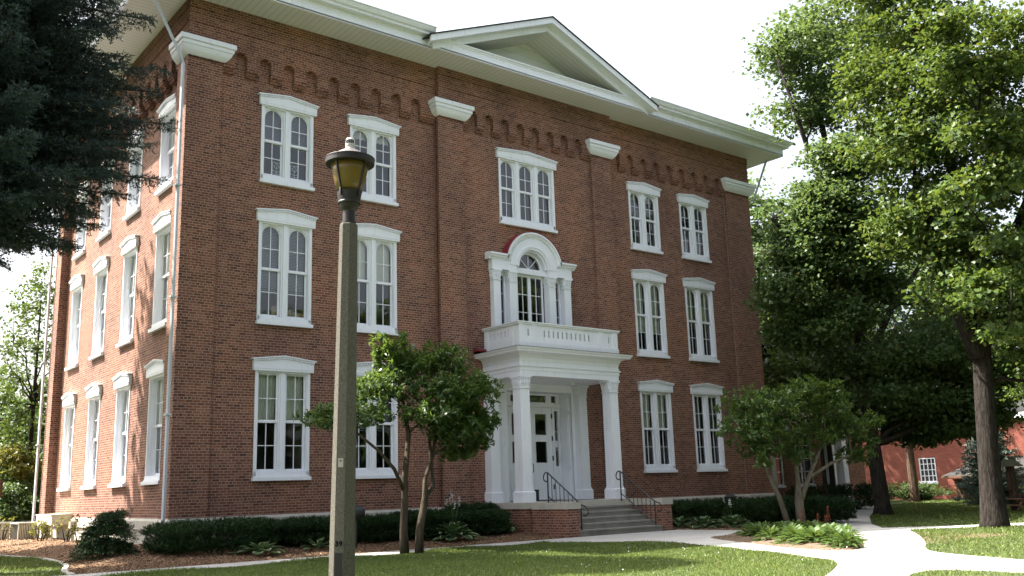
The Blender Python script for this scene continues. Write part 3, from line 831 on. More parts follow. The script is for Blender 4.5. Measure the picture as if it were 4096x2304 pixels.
m = MB(); m.lathe([(0.07, 4.50), (0.075, 4.57)], 12, (13.0, -1.1, 0)); m.build('ceiling_lamp', M['cream'], por)
# balustrade of pierced panels
b0, b1, zb, zt = 9.87, 14.31, 5.56, 6.27
def stad(x, z0, z1, w_): return arc(x, z0 + w_, w_, 180, 360, 6) + arc(x, z1 - w_, w_, 0, 180, 6)
m = MB()
holes = [stad(10.96 + 0.2 * i, 5.88, 6.12, 0.034) for i in range(11)] + [stad(10.27, 5.88, 6.12, 0.034), stad(13.90, 5.88, 6.12, 0.034)]
m.extrude([rect(b0 + 0.1, b1 - 0.1, zb, zt)] + holes, -2.1, -2.02, FR)
sh = [stad(-1.55 + 0.2 * i, 5.88, 6.12, 0.034) for i in range(6)]
for x in (b0 + 0.02, b1 - 0.10): m.extrude([rect(-2.0, -0.2, zb, zt)] + sh, x, x + 0.08, SI)
for xa, xb in ((b0, b0 + 0.22), (10.42, 10.6), (13.40, 13.58), (b1 - 0.22, b1)): m.box(xa, xb, -2.13, -1.99, zb, zt + 0.0)
for ya in (-0.42, -1.78):
    for x in (b0 - 0.01, b1 - 0.11): m.box(x, x + 0.12, ya, ya + 0.2, zb + 0.001, zt - 0.001)
m.box(b0 - 0.02, b1 + 0.02, -2.15, -1.985, zb - 0.02, zb + 0.14)
m.sweep([(-0.10, 6.2705), (0.05, 6.2705), (0.06, 6.30), (0.09, 6.33), (0.09, 6.36), (-0.10, 6.375)], [(b0 + 0.0, -0.2), (b0 + 0.0, -2.1), (b1, -2.1), (b1, -0.2)])
m.build('balustrade', M['white'], por)

# ---- entrance
m = MB()
m.box(10.66, 10.74, -0.21, 0.55, ZP, 4.40); m.box(13.68, 13.76, -0.21, 0.55, ZP, 4.40); m.box(10.741, 13.679, -0.205, 0.55, 4.32, 4.40)
m.extrude([rect(10.40, 14.02, ZP, 4.568), rect(10.74, 13.68, ZP + 0.001, 4.32)], -0.235, -0.19, FR)
for z0, z1 in ((0.75, 1.6), (1.75, 3.55), (3.68, 4.2)):           # panelled reveals
    for x, s in ((10.74, 1), (13.68, -1)):
        m.box(min(x, x + s * 0.025), max(x, x + s * 0.025), -0.08, 0.36, z0, z1); m.box(min(x, x + s * 0.04), max(x, x + s * 0.04), -0.02, 0.30, z0 + 0.07, z1 - 0.07)
m.extrude([rect(10.74, 13.68, 0.58, 4.32), rect(11.16, 13.28, 0.581, 3.84), rect(10.9, 11.2, 4.02, 4.26), rect(11.40, 13.02, 4.02, 4.26), rect(13.28, 13.50, 4.02, 4.26), rect(13.40, 13.56, 1.75, 3.72)], 0.40, 0.50, FR)
m.box(10.741, 13.679, 0.34, 0.3995, 3.85, 3.98)
ent = m.build('entrance', M['white'], school, OFF)
m = MB()
for z in (2.35, 2.98): m.box(13.40, 13.56, 0.43, 0.46, z - 0.012, z + 0.012)
m.build('sidelight_bars', M['white'], ent)
g = MB()
for a, b, c_, d in ((10.9, 11.2, 4.02, 4.26), (11.40, 13.02, 4.02, 4.26), (13.28, 13.50, 4.02, 4.26), (13.40, 13.56, 1.75, 3.72)): g.flat([rect(a, b, c_, d)], lambda p, q: (p, 0.45, q))
g.build('transom_glass', M['glass'], ent, fix=False)
m = MB(); m.box(13.41, 13.55, 0.438, 0.442, 2.42, 2.66); m.build('paper_notice', M['white'], ent)
for xa, xb, hx in ((11.165, 12.215, 11.165), (12.225, 13.275, 13.275)):
    m = MB()
    cx = (xa + xb) / 2
    h1, h2 = rect(cx - 0.26, cx + 0.26, 2.86, 3.60), rect(cx - 0.26, cx + 0.26, 1.88, 2.62)
    m.extrude([rect(xa, xb, 0.60, 3.835), h1, h2], 0.42, 0.47, FR)
    for hh in (h1, h2):
        m.extrude([[(hh[0][0] - .035, hh[0][1] - .035), (hh[1][0] + .035, hh[1][1] - .035), (hh[2][0] + .035, hh[2][1] + .035), (hh[3][0] - .035, hh[3][1] + .035)], hh], 0.405, 0.4195, FR)
    m.extrude([rect(cx - 0.36, cx + 0.36, 0.86, 1.66), rect(cx - 0.30, cx + 0.30, 0.92, 1.60)], 0.408, 0.4195, FR)
    d = m.build('door', M['white'], school, OFF)
    g = MB()
    for hh in (h1, h2): g.flat([hh], lambda p, q: (p, 0.445, q))
    g.build('door_glass', M['glass'], d, fix=False)
    for z in (0.95, 1.95, 2.65, 3.45):
        m = MB(); m.box(hx - 0.025, hx + 0.025, 0.395, 0.4185, z, z + 0.17); m.build('hinge', M['black_iron'], d)
    m = MB(); hx2 = xb - 0.08 if hx == xa else xa + 0.08
    m.tube([(hx2, 0.42, 1.55), (hx2, 0.35, 1.58), (hx2, 0.35, 1.82), (hx2, 0.42, 1.85)], 0.014, 6); m.build('door_handle', M['black_iron'], d)

# ---- landing, cheek walls, steps
m = MB(); m.box(9.5, 14.5, -2.6, -0.25, 0.385, ZP); m.box(10.66, 13.76, -0.249, 0.6, 0.386, ZP - 0.002); m.build('landing', M['limestone'], school, OFF)
m = MB(); m.box(9.56, 14.44, -2.55, -0.25, -0.7, 0.384); m.build('landing_wall', M['brick'], school, OFF)
for xa, xb in ((9.75, 10.25), (13.81, 14.25)):
    m = MB(); m.box(xa, xb, -4.24, -2.6005, -0.7, 0.36); cw = m.build('cheek_wall', M['brick'], school, OFF)
    m = MB(); m.box(xa - 0.03, xb + 0.03, -4.28, -2.601, 0.3605, 0.55); m.build('coping_stone', M['limestone'], cw)
m = MB()
zs = [-0.445, -0.27, -0.10, 0.065, 0.23, 0.385]
for i in range(5):
    y1 = -4.2 + 0.32 * i
    m.box(10.2505, 13.8095, y1, -2.6, zs[i] if i else -0.7, zs[i + 1] - 0.0005)
    m.box(10.2505, 13.8095, y1 - 0.03, y1 + 0.02, zs[i + 1] - 0.05, zs[i + 1])
m.build('steps', M['step'], school, OFF)
def railing(x):
    m = MB(); r_ = 0.021
    top = (x, -2.62, 1.47); bot = (x, -4.15, 0.46)
    m.tube([(x, -2.62, 1.20), (x, -2.50, 1.20), (x, -2.43, 1.25), (x, -2.42, 1.34), (x, -2.46, 1.43), (x, -2.54, 1.475), top, bot, (x, -4.32, 0.42), (x, -4.42, 0.33), (x, -4.42, 0.22), (x, -4.34, 0.15), (x, -4.22, 0.15)], r_, 7)
    m.tube([(x, -2.62, 1.47), (x, -2.62, 0.5)], 0.024, 7)
    m.tube([(x, -2.62, 0.74), (x, -4.12, -0.22)], 0.017, 6); m.tube([(x, -4.12, 0.47), (x, -4.12, -0.3)], 0.022, 7)
    for i in range(1, 8):
        y = -2.62 - 1.5 * i / 8
        m.tube([(x, y, 1.46 - 0.66 * (-2.62 - y)), (x, y, 0.74 - 0.64 * (-2.62 - y))], 0.012, 5)
    m.build('handrail', M['black_iron'], school, OFF)
railing(10.42); railing(13.60)

bin_ = MB(); bin_.box(11.35, 11.95, -0.32, -0.25, ZP + 0.02, ZP + 0.36); bin_.box(11.33, 11.97, -0.34, -0.22, ZP, ZP + 0.03); bin_.box(11.34, 11.96, -0.335, -0.235, ZP + 0.36, ZP + 0.385)
o = bin_.build('boot_scraper_box', M['black_iron']); tag(o, 'low dark metal box standing on the porch by the white door', 'box')
o = MB(); o.box(11.9, 13.5, -1.6, -0.5, ZP, ZP + 0.012); o = o.build('door_mat', M['black_iron']); tag(o, 'flat black mat on the porch landing before the door', 'mat')

# small things seen in the upper windows
def sill_box(x, w_, h_, z, lab, y=0.20):
    m = MB(); m.box(x - w_ / 2, x + w_ / 2, y, y + 0.14, z, z + h_); m.box(x - w_ / 2 - 0.006, x + w_ / 2 + 0.006, y - 0.006, y + 0.146, z + h_ * 0.72, z + h_ * 0.80)
    tag(m.build('cardboard_box', M['tan_card']), lab, 'box')
sill_box(2.42, 0.16, 0.50, 6.04, 'upright tan box behind the lower left pane of the second floor corner window')
sill_box(2.92, 0.10, 0.42, 6.04, 'narrow tan box beside the white mullion of the second floor corner window')
sill_box(3.20, 0.34, 0.36, 6.04, 'wide low tan box behind the lower right pane of the second floor corner window')
def ornament(x, lab):
    m = MB(); z0, z1, q = 10.64, 11.0, 0.008
    def bar(p, s):
        d = (Vector(s) - Vector(p)).normalized() * q; n = Vector((-d.y, d.x))
        m.extrude([[(p[0] - n.x, p[1] - n.y), (s[0] - n.x, s[1] - n.y), (s[0] + n.x, s[1] + n.y), (p[0] + n.x, p[1] + n.y)]], 0.162, 0.172, FR)
    a, b = x - 0.13, x + 0.13
    for p, s in (((a, z0), (b, z0)), ((a, z1), (b, z1)), ((a, z0), (a, z1)), ((b, z0), (b, z1)), ((x, z0), (x, z1 - 0.1)), ((x, z1 - 0.02), (x - 0.09, z1 - 0.12)), ((x, z1 - 0.02), (x + 0.09, z1 - 0.12)), ((x - 0.09, z1 - 0.12), (x, z1 - 0.2)), ((x + 0.09, z1 - 0.12), (x, z1 - 0.2)), ((a, z0 + 0.12), (x, z0 + 0.05)), ((b, z0 + 0.12), (x, z0 + 0.05))): bar(p, s)
    tag(m.build('leaded_ornament', M['white']), lab, 'ornament')
ornament(2.39, 'white leaded suncatcher hanging behind the lower left pane of the top corner window')
ornament(2.98, 'white leaded suncatcher hanging behind the lower right pane of the top corner window')
# ================================================================== THE GROUND
GZ = -0.455
m = MB(); m.add([(-400, -400, GZ), (500, -400, GZ), (500, 500, GZ), (-400, 500, GZ)], [(0, 1, 2, 3)])
tag(m.build('lawn_ground', M['lawn']), kind='structure')

def smooth(P, n=3, closed=True):
    P = [Vector(p) for p in P]
    for _ in range(n):
        Q = []
        k = len(P)
        for i in range(k if closed else k - 1):
            a, b = P[i], P[(i + 1) % k]
            Q += [a * 0.75 + b * 0.25, a * 0.25 + b * 0.75]
        if not closed: Q = [P[0]] + Q + [P[-1]]
        P = Q
    return [tuple(p) for p in P]
lawnA = smooth([(7.3, -5.8), (7.89, -6.05), (8.49, -6.75), (9.02, -7.74), (9.02, -9.13), (8.67, -10.33), (7.99, -11.6), (7.62, -12.66), (7.02, -14.08), (6.44, -15.19), (5.78, -15.88), (4.68, -16.52), (3.4, -17.17)], 2, False)
lawnB = smooth([(19.5, -13.7), (17.5, -12.2), (15.96, -11.3), (14.95, -12.1), (12.8, -13.5), (11.1, -14.56), (9.63, -15.31), (8.75, -15.95), (8.2, -16.9), (7.66, -18.2), (6.9, -20)], 2, False)
lawnC = smooth([(5.0, -21), (5.60, -19.04), (5.6, -18.5), (5.34, -17.85), (4.69, -17.85), (4.2, -18.06), (1, -19.6)], 2, False)
BED = smooth([(11.39, -8.12), (10.58, -9.08), (9.95, -10.24), (9.39, -11.28), (8.76, -12.31), (8.27, -13.67), (8.23, -14.44), (8.96, -14.36), (10.65, -13.34), (13.37, -11.35), (14.6, -10.0), (14.2, -8.9), (12.6, -8.0)], 2)
PATH = [(-9, -4.40), (14.3, -4.40), (14.4, -5.6), (14.8, -7.0), (15.6, -8.7), (23.2, -4.1), (36, 3.6), (37.5, 2.6), (24.5, -4.9), (18.8, -8.5), (16.75, -10.1), (18.35, -11.5), (20.0, -12.4), (27, -16.6), (27, -17.6)] + lawnB + \
       [(5.5, -27), (3.6, -27)] + lawnC + [(-3, -21.5), (-3.4, -20.2), (0.6, -18.4)] + lawnA[::-1] + [(5, -5.75), (-9, -5.75)]
def pt_in(P, x, y):
    x = np.asarray(x); y = np.asarray(y); c = np.zeros(x.shape, bool); n = len(P)
    for i in range(n):
        x0, y0 = P[i][:2]; x1, y1 = P[i - 1][:2]
        if y0 == y1: continue
        c ^= ((y0 > y) != (y1 > y)) & (x < (x1 - x0) * (y - y0) / (y1 - y0) + x0)
    return c
m = MB(); m.extrude([PATH, BED], GZ - 0.1, GZ + 0.012, PL); o = m.build('path', M['path']); tag(o, kind='structure')
m = MB()
for x in np.arange(-8.2, 14.0, 1.52): m.box(x, x + 0.012, -5.74, -4.41, GZ + 0.008, GZ + 0.0135)
for (xa, ya), (xb, yb) in (((9.05, -8.6), (11.2, -8.25)), ((8.75, -10.2), (9.9, -10.35)), ((8.0, -11.7), (9.05, -11.95)), ((7.5, -13.0), (8.3, -13.4)), ((7.1, -14.0), (8.95, -15.75)), ((8.6, -14.45), (9.5, -15.35)), ((10.9, -13.25), (11.6, -14.2)), ((12.9, -11.75), (13.6, -12.95)), ((14.7, -10.1), (15.6, -11.5)), ((16.2, -9.2), (17.2, -10.0)), ((6.0, -15.7), (7.9, -17.5)), ((4.7, -16.6), (5.1, -17.75))):
    d = Vector((xb - xa, yb - ya)).normalized() * 0.006; m.extrude([[(xa - d.y, ya + d.x), (xa + d.y, ya - d.x), (xb + d.y, yb - d.x), (xb - d.y, yb + d.x)]], GZ + 0.008, GZ + 0.0135, PL)
o = m.build('path_joints', M['step']); tag(o, kind='structure')
m = MB(); m.extrude([[(26.6, 0.6), (36.2, 0.6), (36.2, 2.6), (26.6, 2.6)]], GZ - 0.1, GZ + 0.02, PL); tag(m.build('far_path', M['path']), kind='structure')

# mulch beds: gently mounded sheets
EDGE = smooth([(-3.9, -4.41), (-3.75, -3.0), (-3.2, -1.2), (-2.9, 1.2), (-2.85, 3.2), (-3.1, 4.6), (-3.4, 7.0), (-3.8, 12.0), (-3.6, 17.0)], 2, False)
def mound(x, y):
    """height of the mulch over the lawn level"""
    d = np.clip((y + 4.42) / 3.6, 0, 1); e = np.clip((x - np.interp(y, [p[1] for p in EDGE], [p[0] for p in EDGE])) / 1.3, 0, 1)
    return GZ + 0.006 + (0.22 * d ** 1.3) * e * np.where(x > 8.4, 1.15, 1.0)
def bed_sheet(name, poly, step, hf, xr, yr, mat='mulch'):
    xs = np.arange(xr[0], xr[1] + step, step); ys = np.arange(yr[0], yr[1] + step, step)
    X, Y = np.meshgrid(xs, ys, indexing='ij')
    Z = hf(X, Y) + RNG.normal(size=X.shape) * 0.006
    V = np.stack([X, Y, Z if mat == 'mulch' else hf(X, Y)], -1).reshape(-1, 3); ny = len(ys)
    ins = pt_in(poly, X + step / 2, Y + step / 2)
    F = [(i * ny + j, (i + 1) * ny + j, (i + 1) * ny + j + 1, i * ny + j + 1) for i in range(len(xs) - 1) for j in range(ny - 1) if ins[i, j]]
    o = fast_mesh(name, V, F, M[mat], smooth=True); return tag(o, kind='structure')
BEDL = EDGE + [(0.0, 17.0), (0.0, 0.1), (9.7, 0.0), (9.7, -4.41)]
BEDR = [(14.3, -4.39), (14.4, -5.6), (14.8, -7.0), (15.6, -8.7), (23.2, -4.1), (27, -1.5), (27, 0.05), (14.3, 0.0)]
bed_sheet('mulch_bed', BEDL, 0.16, mound, (-4.2, 9.8), (-4.5, 17.2))
bed_sheet('mulch_bed', BEDR, 0.16, lambda x, y: GZ + 0.02 + 0 * x, (14.2, 27), (-8.9, 0.2))
def island_h(x, y):
    d = np.full(np.shape(x), 9.0)
    for p in BED: d = np.minimum(d, np.hypot(x - p[0], y - p[1]))
    return GZ + 0.004 + 0.07 * np.clip((d - 0.08) / 0.6, 0, 1) * pt_in(BED, x, y)
bed_sheet('island_bed', [(7.9, -14.8), (15.2, -14.8), (15.2, -7.7), (7.9, -7.7)], 0.12, island_h, (8, 15), (-14.7, -7.8), 'soil')
def chips(name, poly, n, xr, yr, hf, s=(0.022, 0.055)):
    x = RNG.uniform(*xr, n); y = RNG.uniform(*yr, n); k = pt_in(poly, x, y); x, y = x[k], y[k]; n = len(x)
    P = np.stack([x, y, hf(x, y) + RNG.uniform(0.004, 0.022, n)], 1)
    N = unit(np.array([0, 0, 1.0]) + RNG.normal(size=(n, 3)) * 0.45)
    V, F = leaf_cards(P, rand_unit(n) * [1, 1, 0.25], N, RNG.uniform(*s, n), RNG.uniform(0.015, 0.035, n), 0.1)
    o = fast_mesh(name, V, F, M['chip']); tag(o, kind='stuff')
chips('wood_chips', BEDL, 42000, (-4, 9.8), (-4.5, 0.3), mound)
chips('wood_chips', BEDL, 9000, (-4, 0), (0, 15), mound, (0.03, 0.07))
chips('wood_chips', BEDR, 5000, (14.2, 19), (-8.8, -2.5), lambda x, y: GZ + 0.02 + 0 * x)
chips('wood_chips', BED, 1500, (8, 15), (-14.6, -7.8), island_h)
# scalloped stone edging between grass and mulch
m = MB()
EP = [Vector(p) for p in EDGE]
K_ = len(EP) - 8; lo_, hi_ = [], []
for i in range(K_):
    d = (EP[i + 1] - EP[i]).normalized(); q = Vector((-d.y, d.x)) * 0.055; wv = 0.012 * math.sin(i * 2.7)
    lo_.append((EP[i].x - q.x + wv, EP[i].y - q.y)); hi_.append((EP[i].x + q.x + wv, EP[i].y + q.y))
m.extrude([lo_ + hi_[::-1]], GZ - 0.05, GZ + 0.035, PL)
tag(m.build('bed_edging', M['limestone']), 'low grey stone edging round the mulch bed at the building corner', 'edging')

# grass blades
def grass(name, n, xr, yr, inside, h=(0.035, 0.085), wd=0.011, outside=()):
    x = RNG.uniform(*xr, n); y = RNG.uniform(*yr, n); k = np.ones(n, bool) if inside is None else pt_in(inside, x, y)
    for Pq in outside: k &= ~pt_in(Pq, x, y)
    x, y = x[k], y[k]; n = len(x)
    d = np.stack([x + 9.2, y + 25.9], 1); dist = np.linalg.norm(d, axis=1)
    P = np.stack([x, y, np.full(n, GZ - 0.004)], 1)
    tall = np.where(RNG.random(n) < 0.012, 1.7, 1.0) * (0.8 + 0.4 * np.sin(x * 1.7) * np.sin(y * 2.1 + 1))
    H = RNG.uniform(*h, n) * tall
    D = unit(np.array([0, 0, 1.0]) + RNG.normal(size=(n, 3)) * [0.45, 0.45, 0.1])
    V, F = leaf_cards(P, D, unit(RNG.normal(size=(n, 3)) * [1, 1, 0.2]), H, wd * np.clip(dist / 15, 1, 3) * RNG.uniform(0.7, 1.3, n), 0.05, 0.25, 0.35)
    o = fast_mesh(name, V, F, M['grass']); tag(o, kind='stuff'); return o
LA = [(-9, -5.70), (5, -5.70)] + [(p[0], p[1]) for p in lawnA] + [(0.6, -18.4), (-3.4, -20.2), (-9, -22)]
grass('grass', 230000, (-6.5, 9.2), (-18.4, -5.62), LA)
grass('grass', 14000, (-6, 9.2), (-6.1, -5.66), None, (0.05, 0.12), 0.012, outside=([(7.6, -7), (7.6, -5.6), (9.5, -5.6), (9.5, -7)],))
LB = [(7.0, -20)] + lawnB[::-1] + [(27, -18.2), (27, -30), (7, -30)]
grass('grass', 90000, (6.5, 24), (-26, -11.2), LB)
LC = [(5.5, -27)] + [(p[0], p[1]) for p in lawnC] + [(-3, -21.5), (-3, -27)]
grass('grass', 24000, (-1, 5.8), (-24, -17.7), LC)
grass('grass', 30000, (-7.5, -2.7), (-4.4, 12), None, outside=(BEDL,))
FARL = [(17.0, -10.15), (18.8, -8.6), (24.5, -5.0), (37.5, 2.5), (48, 5), (48, -24), (27.5, -16.5), (20, -12.3), (18.35, -11.4)]
grass('grass', 110000, (16, 48), (-24, 5), FARL, (0.05, 0.10), 0.016)
# low broad-leaved weeds in the lawn, and clover heads
n = 420
c = np.array([[7.2, -9.9], [6.7, -9.6], [7.6, -9.4]])[RNG.integers(0, 3, n)] + RNG.normal(size=(n, 2)) * [0.42, 0.22]
P = np.column_stack([c, np.full(n, GZ + 0.03)])
V, F = leaf_cards(P, unit(RNG.normal(size=(n, 3)) * [1, 1, 0.3] + [0, 0, 0.5]), np.tile([0, 0, 1.0], (n, 1)), RNG.uniform(0.06, 0.13, n), RNG.uniform(0.02, 0.035, n), 0.1, 0.3)
tag(fast_mesh('lawn_weeds', V, F, M['light_leaf']), kind='stuff')
n = 45
P = np.column_stack([RNG.uniform(2, 8.6, n), RNG.uniform(-16, -7, n), np.full(n, GZ + 0.075)])
V, F = leaf_cards(P, np.tile([0, 0, 1.0], (n, 1)), rand_unit(n), np.full(n, 0.03), np.full(n, 0.03), 0.3)
tag(fast_mesh('clover_flowers', V, F, M['white_flower']), kind='stuff')
# fallen leaves on the path
n = 110
P = np.column_stack([RNG.normal(12.6, 1.2, n), RNG.normal(-11.7, 0.5, n), np.full(n, GZ + 0.02)])
k = ~pt_in(BED, P[:, 0], P[:, 1]); P = P[k]; n = len(P)
V, F = leaf_cards(P, rand_unit(n) * [1, 1, 0.1], np.tile([0, 0, 1.0], (n, 1)), RNG.uniform(0.04, 0.10, n), RNG.uniform(0.03, 0.07, n), 0.2)
tag(fast_mesh('fallen_leaves', V, F, M['bark']), kind='stuff')

# ================================================================== LAMP POST
LP = Vector((-3.955, -16.0, GZ))
lamp = empty('street_lamp', LP, 'lantern with amber panes on an octagonal concrete post on the front lawn', 'street lamp')
LO = -LP
lamp.rotation_euler = (0.0093, 0.0117, 0)      # the old post leans a little
m = MB()
rb, rt = 0.140 / math.cos(R(22.5)), 0.100 / math.cos(R(22.5))
m.lathe([(rb, GZ - 0.1), (rt, 4.155), (rt * 0.93, 4.17)], 8, (LP.x, LP.y, 0), R(22.5)); m.build('post', M['concrete_post'], lamp, LO)
m = MB(); m.lathe([(0.088, 4.165), (0.088, 4.20), (0.076, 4.205), (0.074, 4.33), (0.082, 4.345), (0.105, 4.37), (0.122, 4.42), (0.140, 4.425), (0.140, 4.44), (0.132, 4.45), (0.150, 4.57), (0.158, 4.58), (0.10, 4.585)], 28, (LP.x, LP.y, 0)); m.build('lamp_base', M['dark_metal'], lamp, LO)
m = MB(); m.lathe([(0.148, 4.586), (0.18, 4.70), (0.208, 4.81), (0.234, 4.925), (0.19, 4.926)], 32, (LP.x, LP.y, 0)); m.build('lens', M['amber'], lamp, LO, smooth=True)
m = MB(); m.lathe([(0.236, 4.915), (0.286, 4.918), (0.298, 4.925), (0.300, 4.985), (0.305, 4.990), (0.303, 4.998), (0.285, 5.000)], 36, (LP.x, LP.y, 0)); m.build('lamp_rim', M['dark_metal'], lamp, LO)
m = MB(); m.lathe([(0.285, 5.001), (0.235, 5.010), (0.195, 5.035), (0.15, 5.075), (0.10, 5.105), (0.075, 5.115)], 36, (LP.x, LP.y, 0)); m.build('lamp_hood', plain('lighter_brown_metal', (0.075, 0.062, 0.058), 0.55, 0.4), lamp, LO, smooth=True)  # hood in a lighter brown than the rim and base
m = MB(); m.lathe([(0.070, 5.112), (0.070, 5.122), (0.058, 5.13), (0.056, 5.16), (0.062, 5.165), (0.058, 5.20), (0.056, 5.245), (0.045, 5.262)], 20, (LP.x, LP.y, 0)); ph = m.build('photocell', plain('grey_plastic', (0.45, 0.44, 0.42), 0.5), lamp, LO)
m = MB()
for an in range(190, 300, 22): m.box(LP.x + 0.057 * math.cos(R(an)) - 0.007, LP.x + 0.057 * math.cos(R(an)) + 0.007, LP.y + 0.057 * math.sin(R(an)) - 0.007, LP.y + 0.057 * math.sin(R(an)) + 0.007, 5.19, 5.232)
m.build('photocell_window', M['black_iron'], ph)
for an in (20, 110, 200, 290):
    m = MB(); c_, s_ = math.cos(R(an)), math.sin(R(an))
    m.tube([(LP.x + r_ * c_, LP.y + r_ * s_, z) for r_, z in ((0.160, 4.50), (0.158, 4.60), (0.188, 4.71), (0.215, 4.81), (0.242, 4.92))], 0.015, 4); m.build('lantern_bar', M['dark_metal'], lamp, LO)
fa = R(225); nx, ny = math.cos(fa), math.sin(fa)
def on_facet(z, out=0.002):
    r_ = 0.140 + (0.100 - 0.140) * (z - GZ) / (4.21 - GZ)
    return Vector((LP.x + (r_ + out) * nx, LP.y + (r_ + out) * ny, z))
fc = bpy.data.curves.new('number', 'FONT'); fc.body = '39'; fc.size = 0.072; fc.align_x = 'CENTER'; fc.align_y = 'CENTER'; fc.extrude = 0.001; fc.space_character = 1.25; fc.offset = 0.003
fc.materials.append(M['matte_black'])
fo = bpy.data.objects.new('number', fc); COL.objects.link(fo)
fm = bpy.data.meshes.new_from_object(fo.evaluated_get(bpy.context.evaluated_depsgraph_get())); bpy.data.objects.remove(fo)
fo = bpy.data.objects.new('number', fm); COL.objects.link(fo); fo.parent = lamp; fo.location = on_facet(0.447, 0.007) + LO; fo.rotation_euler = (R(90), 0, R(-45))
def facet_plate(name, z0, z1, hw, mat, out):
    a, b = on_facet(z0, 0), on_facet(z1, 0); t = Vector((-ny, nx, 0)); n_ = Vector((nx, ny, 0)); m = MB()
    v = [a - t * hw, a + t * hw, b + t * hw, b - t * hw]
    m.add([p - n_ * 0.01 for p in v] + [p + n_ * out for p in v], [(4, 5, 6, 7), (0, 1, 5, 4), (1, 2, 6, 5), (2, 3, 7, 6), (3, 0, 4, 7)])
    return m.build(name, mat, lamp, LO)
facet_plate('access_cover', -0.02, 0.35, 0.042, M['dark_metal'], 0.004)
facet_plate('tag_plate', 1.285, 1.385, 0.030, plain('grey_tag', (0.28, 0.27, 0.24), 0.6), 0.003)
a = on_facet(1.35, 0.0045); t = Vector((-ny, nx, 0)); m = MB()
m.add([a - t * 0.018, a + t * 0.018, a + Vector((0, 0, 0.022))], [(0, 1, 2)]); m.build('tag_symbol', M['black_iron'], lamp, LO, fix=False)

# ================================================================== AIR CONDITIONERS, FLOODLIGHTS, POST
def ac(x, y, z, w_, d_, h_, lab, fins=True):
    e = empty('air_conditioner', (x, y, z), lab, 'air conditioner', 'air conditioning units by the side wall')
    m = MB(); q = 0.05
    for sx in (-1, 1):
        for sy in (-1, 1): m.box(sx * w_ / 2 - (q if sx > 0 else 0), sx * w_ / 2 + (q if sx < 0 else 0), sy * d_ / 2 - (q if sy > 0 else 0), sy * d_ / 2 + (q if sy < 0 else 0), 0.0, h_ - 0.05)
    m.box(-w_ / 2 - 0.015, w_ / 2 + 0.015, -d_ / 2 - 0.015, d_ / 2 + 0.015, h_ - 0.0495, h_); m.box(-w_ / 2 - 0.01, w_ / 2 + 0.01, -d_ / 2 - 0.01, d_ / 2 + 0.01, -0.04, 0.05)
    m.build('cabinet', M['ac'], e)
    m = MB(); m.box(-w_ / 2 + 0.06, w_ / 2 - 0.06, -d_ / 2 + 0.06, d_ / 2 - 0.06, 0.05, h_ - 0.06); m.build('coil', M['dark_metal'], e)
    m = MB()
    for i in range(9):
        xx = -w_ / 2 + 0.09 + (w_ - 0.18) * i / 8; m.box(xx - 0.016, xx + 0.016, -d_ / 2 - 0.002, -d_ / 2 + 0.012, 0.06, h_ - 0.06)
    m.build('grille', M['ac'], e)
    m = MB(); m.lathe([(min(w_, d_) * 0.4, h_), (min(w_, d_) * 0.4, h_ + 0.03), (min(w_, d_) * 0.36, h_ + 0.035)], 20); m.build('fan_guard', M['dark_metal'], e)
ac(-1.25, 13.4, GZ + 0.05, 0.62, 1.4, 0.78, 'large beige air conditioner nearest the corner of the side wall')
ac(-1.55, 15.3, GZ + 0.05, 0.5, 0.8, 0.78, 'small beige air conditioner partly behind a yellow green bush')
ac(-1.75, 16.6, GZ + 0.05, 0.5, 0.8, 0.78, 'beige air conditioner farthest back, left of the others')
m = MB(); m.box(-0.95, -0.27, 10.6, 12.9, 0.28, 0.62); m.box(-0.97, -0.27, 10.58, 12.92, 0.60, 0.64)
for yy in (10.8, 12.7): m.box(-0.9, -0.84, yy, yy + 0.06, GZ, 0.28)
tag(m.build('equipment_cabinet', M['ac']), 'low beige metal cabinet against the base of the sunlit side wall', 'cabinet')
m = MB(); m.box(-0.87, -0.79, 8.2, 8.28, GZ, 0.42); m.box(-0.93, -0.73, 8.14, 8.34, 0.2, 0.42); tag(m.build('meter_post', M['ac']), 'short beige utility post by the side wall behind the bushes', 'post')
m = MB(); x, y = -2.98, 9.5
m.box(x - 0.07, x + 0.07, y - 0.07, y + 0.07, GZ, 1.25); m.box(x - 0.2, x + 0.2, y - 0.16, y + 0.16, 1.25, 1.72); m.frus((x - 0.25, x + 0.25, y - 0.22, y + 0.22), (x - 0.05, x + 0.05, y - 0.2, y + 0.2), 1.72, 1.9)
tag(m.build('birdhouse_post', M['wood']), 'dark wooden box on a post cut by the left edge of the view', 'post')

def flood(x, y, z, rz, lab, drum):
    e = empty('floodlight', (x, y, GZ), lab, 'floodlight', 'garden floodlights', rz)
    m = MB(); m.tube([(0, 0, -0.1), (0, 0, z - GZ - 0.12)], 0.03, 8); m.build('stem', M['black_iron'], e)
    m = MB(); h = z - GZ
    if drum: m.tube([(-0.25, 0, h - 0.03), (-0.22, 0, h - 0.02), (0.17, 0, h + 0.03), (0.20, 0, h + 0.035)], [0.10, 0.17, 0.17, 0.13], 20)
    else:
        m.frus((-0.16, 0.16, -0.12, 0.12), (-0.20, 0.20, -0.16, 0.18), h - 0.14, h + 0.05); m.frus((-0.20, 0.20, -0.16, 0.18), (-0.09, 0.09, -0.02, 0.14), h + 0.05, h + 0.15)
    m.build('lamp_housing', M['black_iron'], e)
flood(3.45, -2.95, 0.50, R(10), 'dark drum shaped floodlight behind the concrete lamp post', True)
flood(19.5, -2.4, 0.42, R(20), 'black angular floodlight above the hedge to the right of the steps', False)

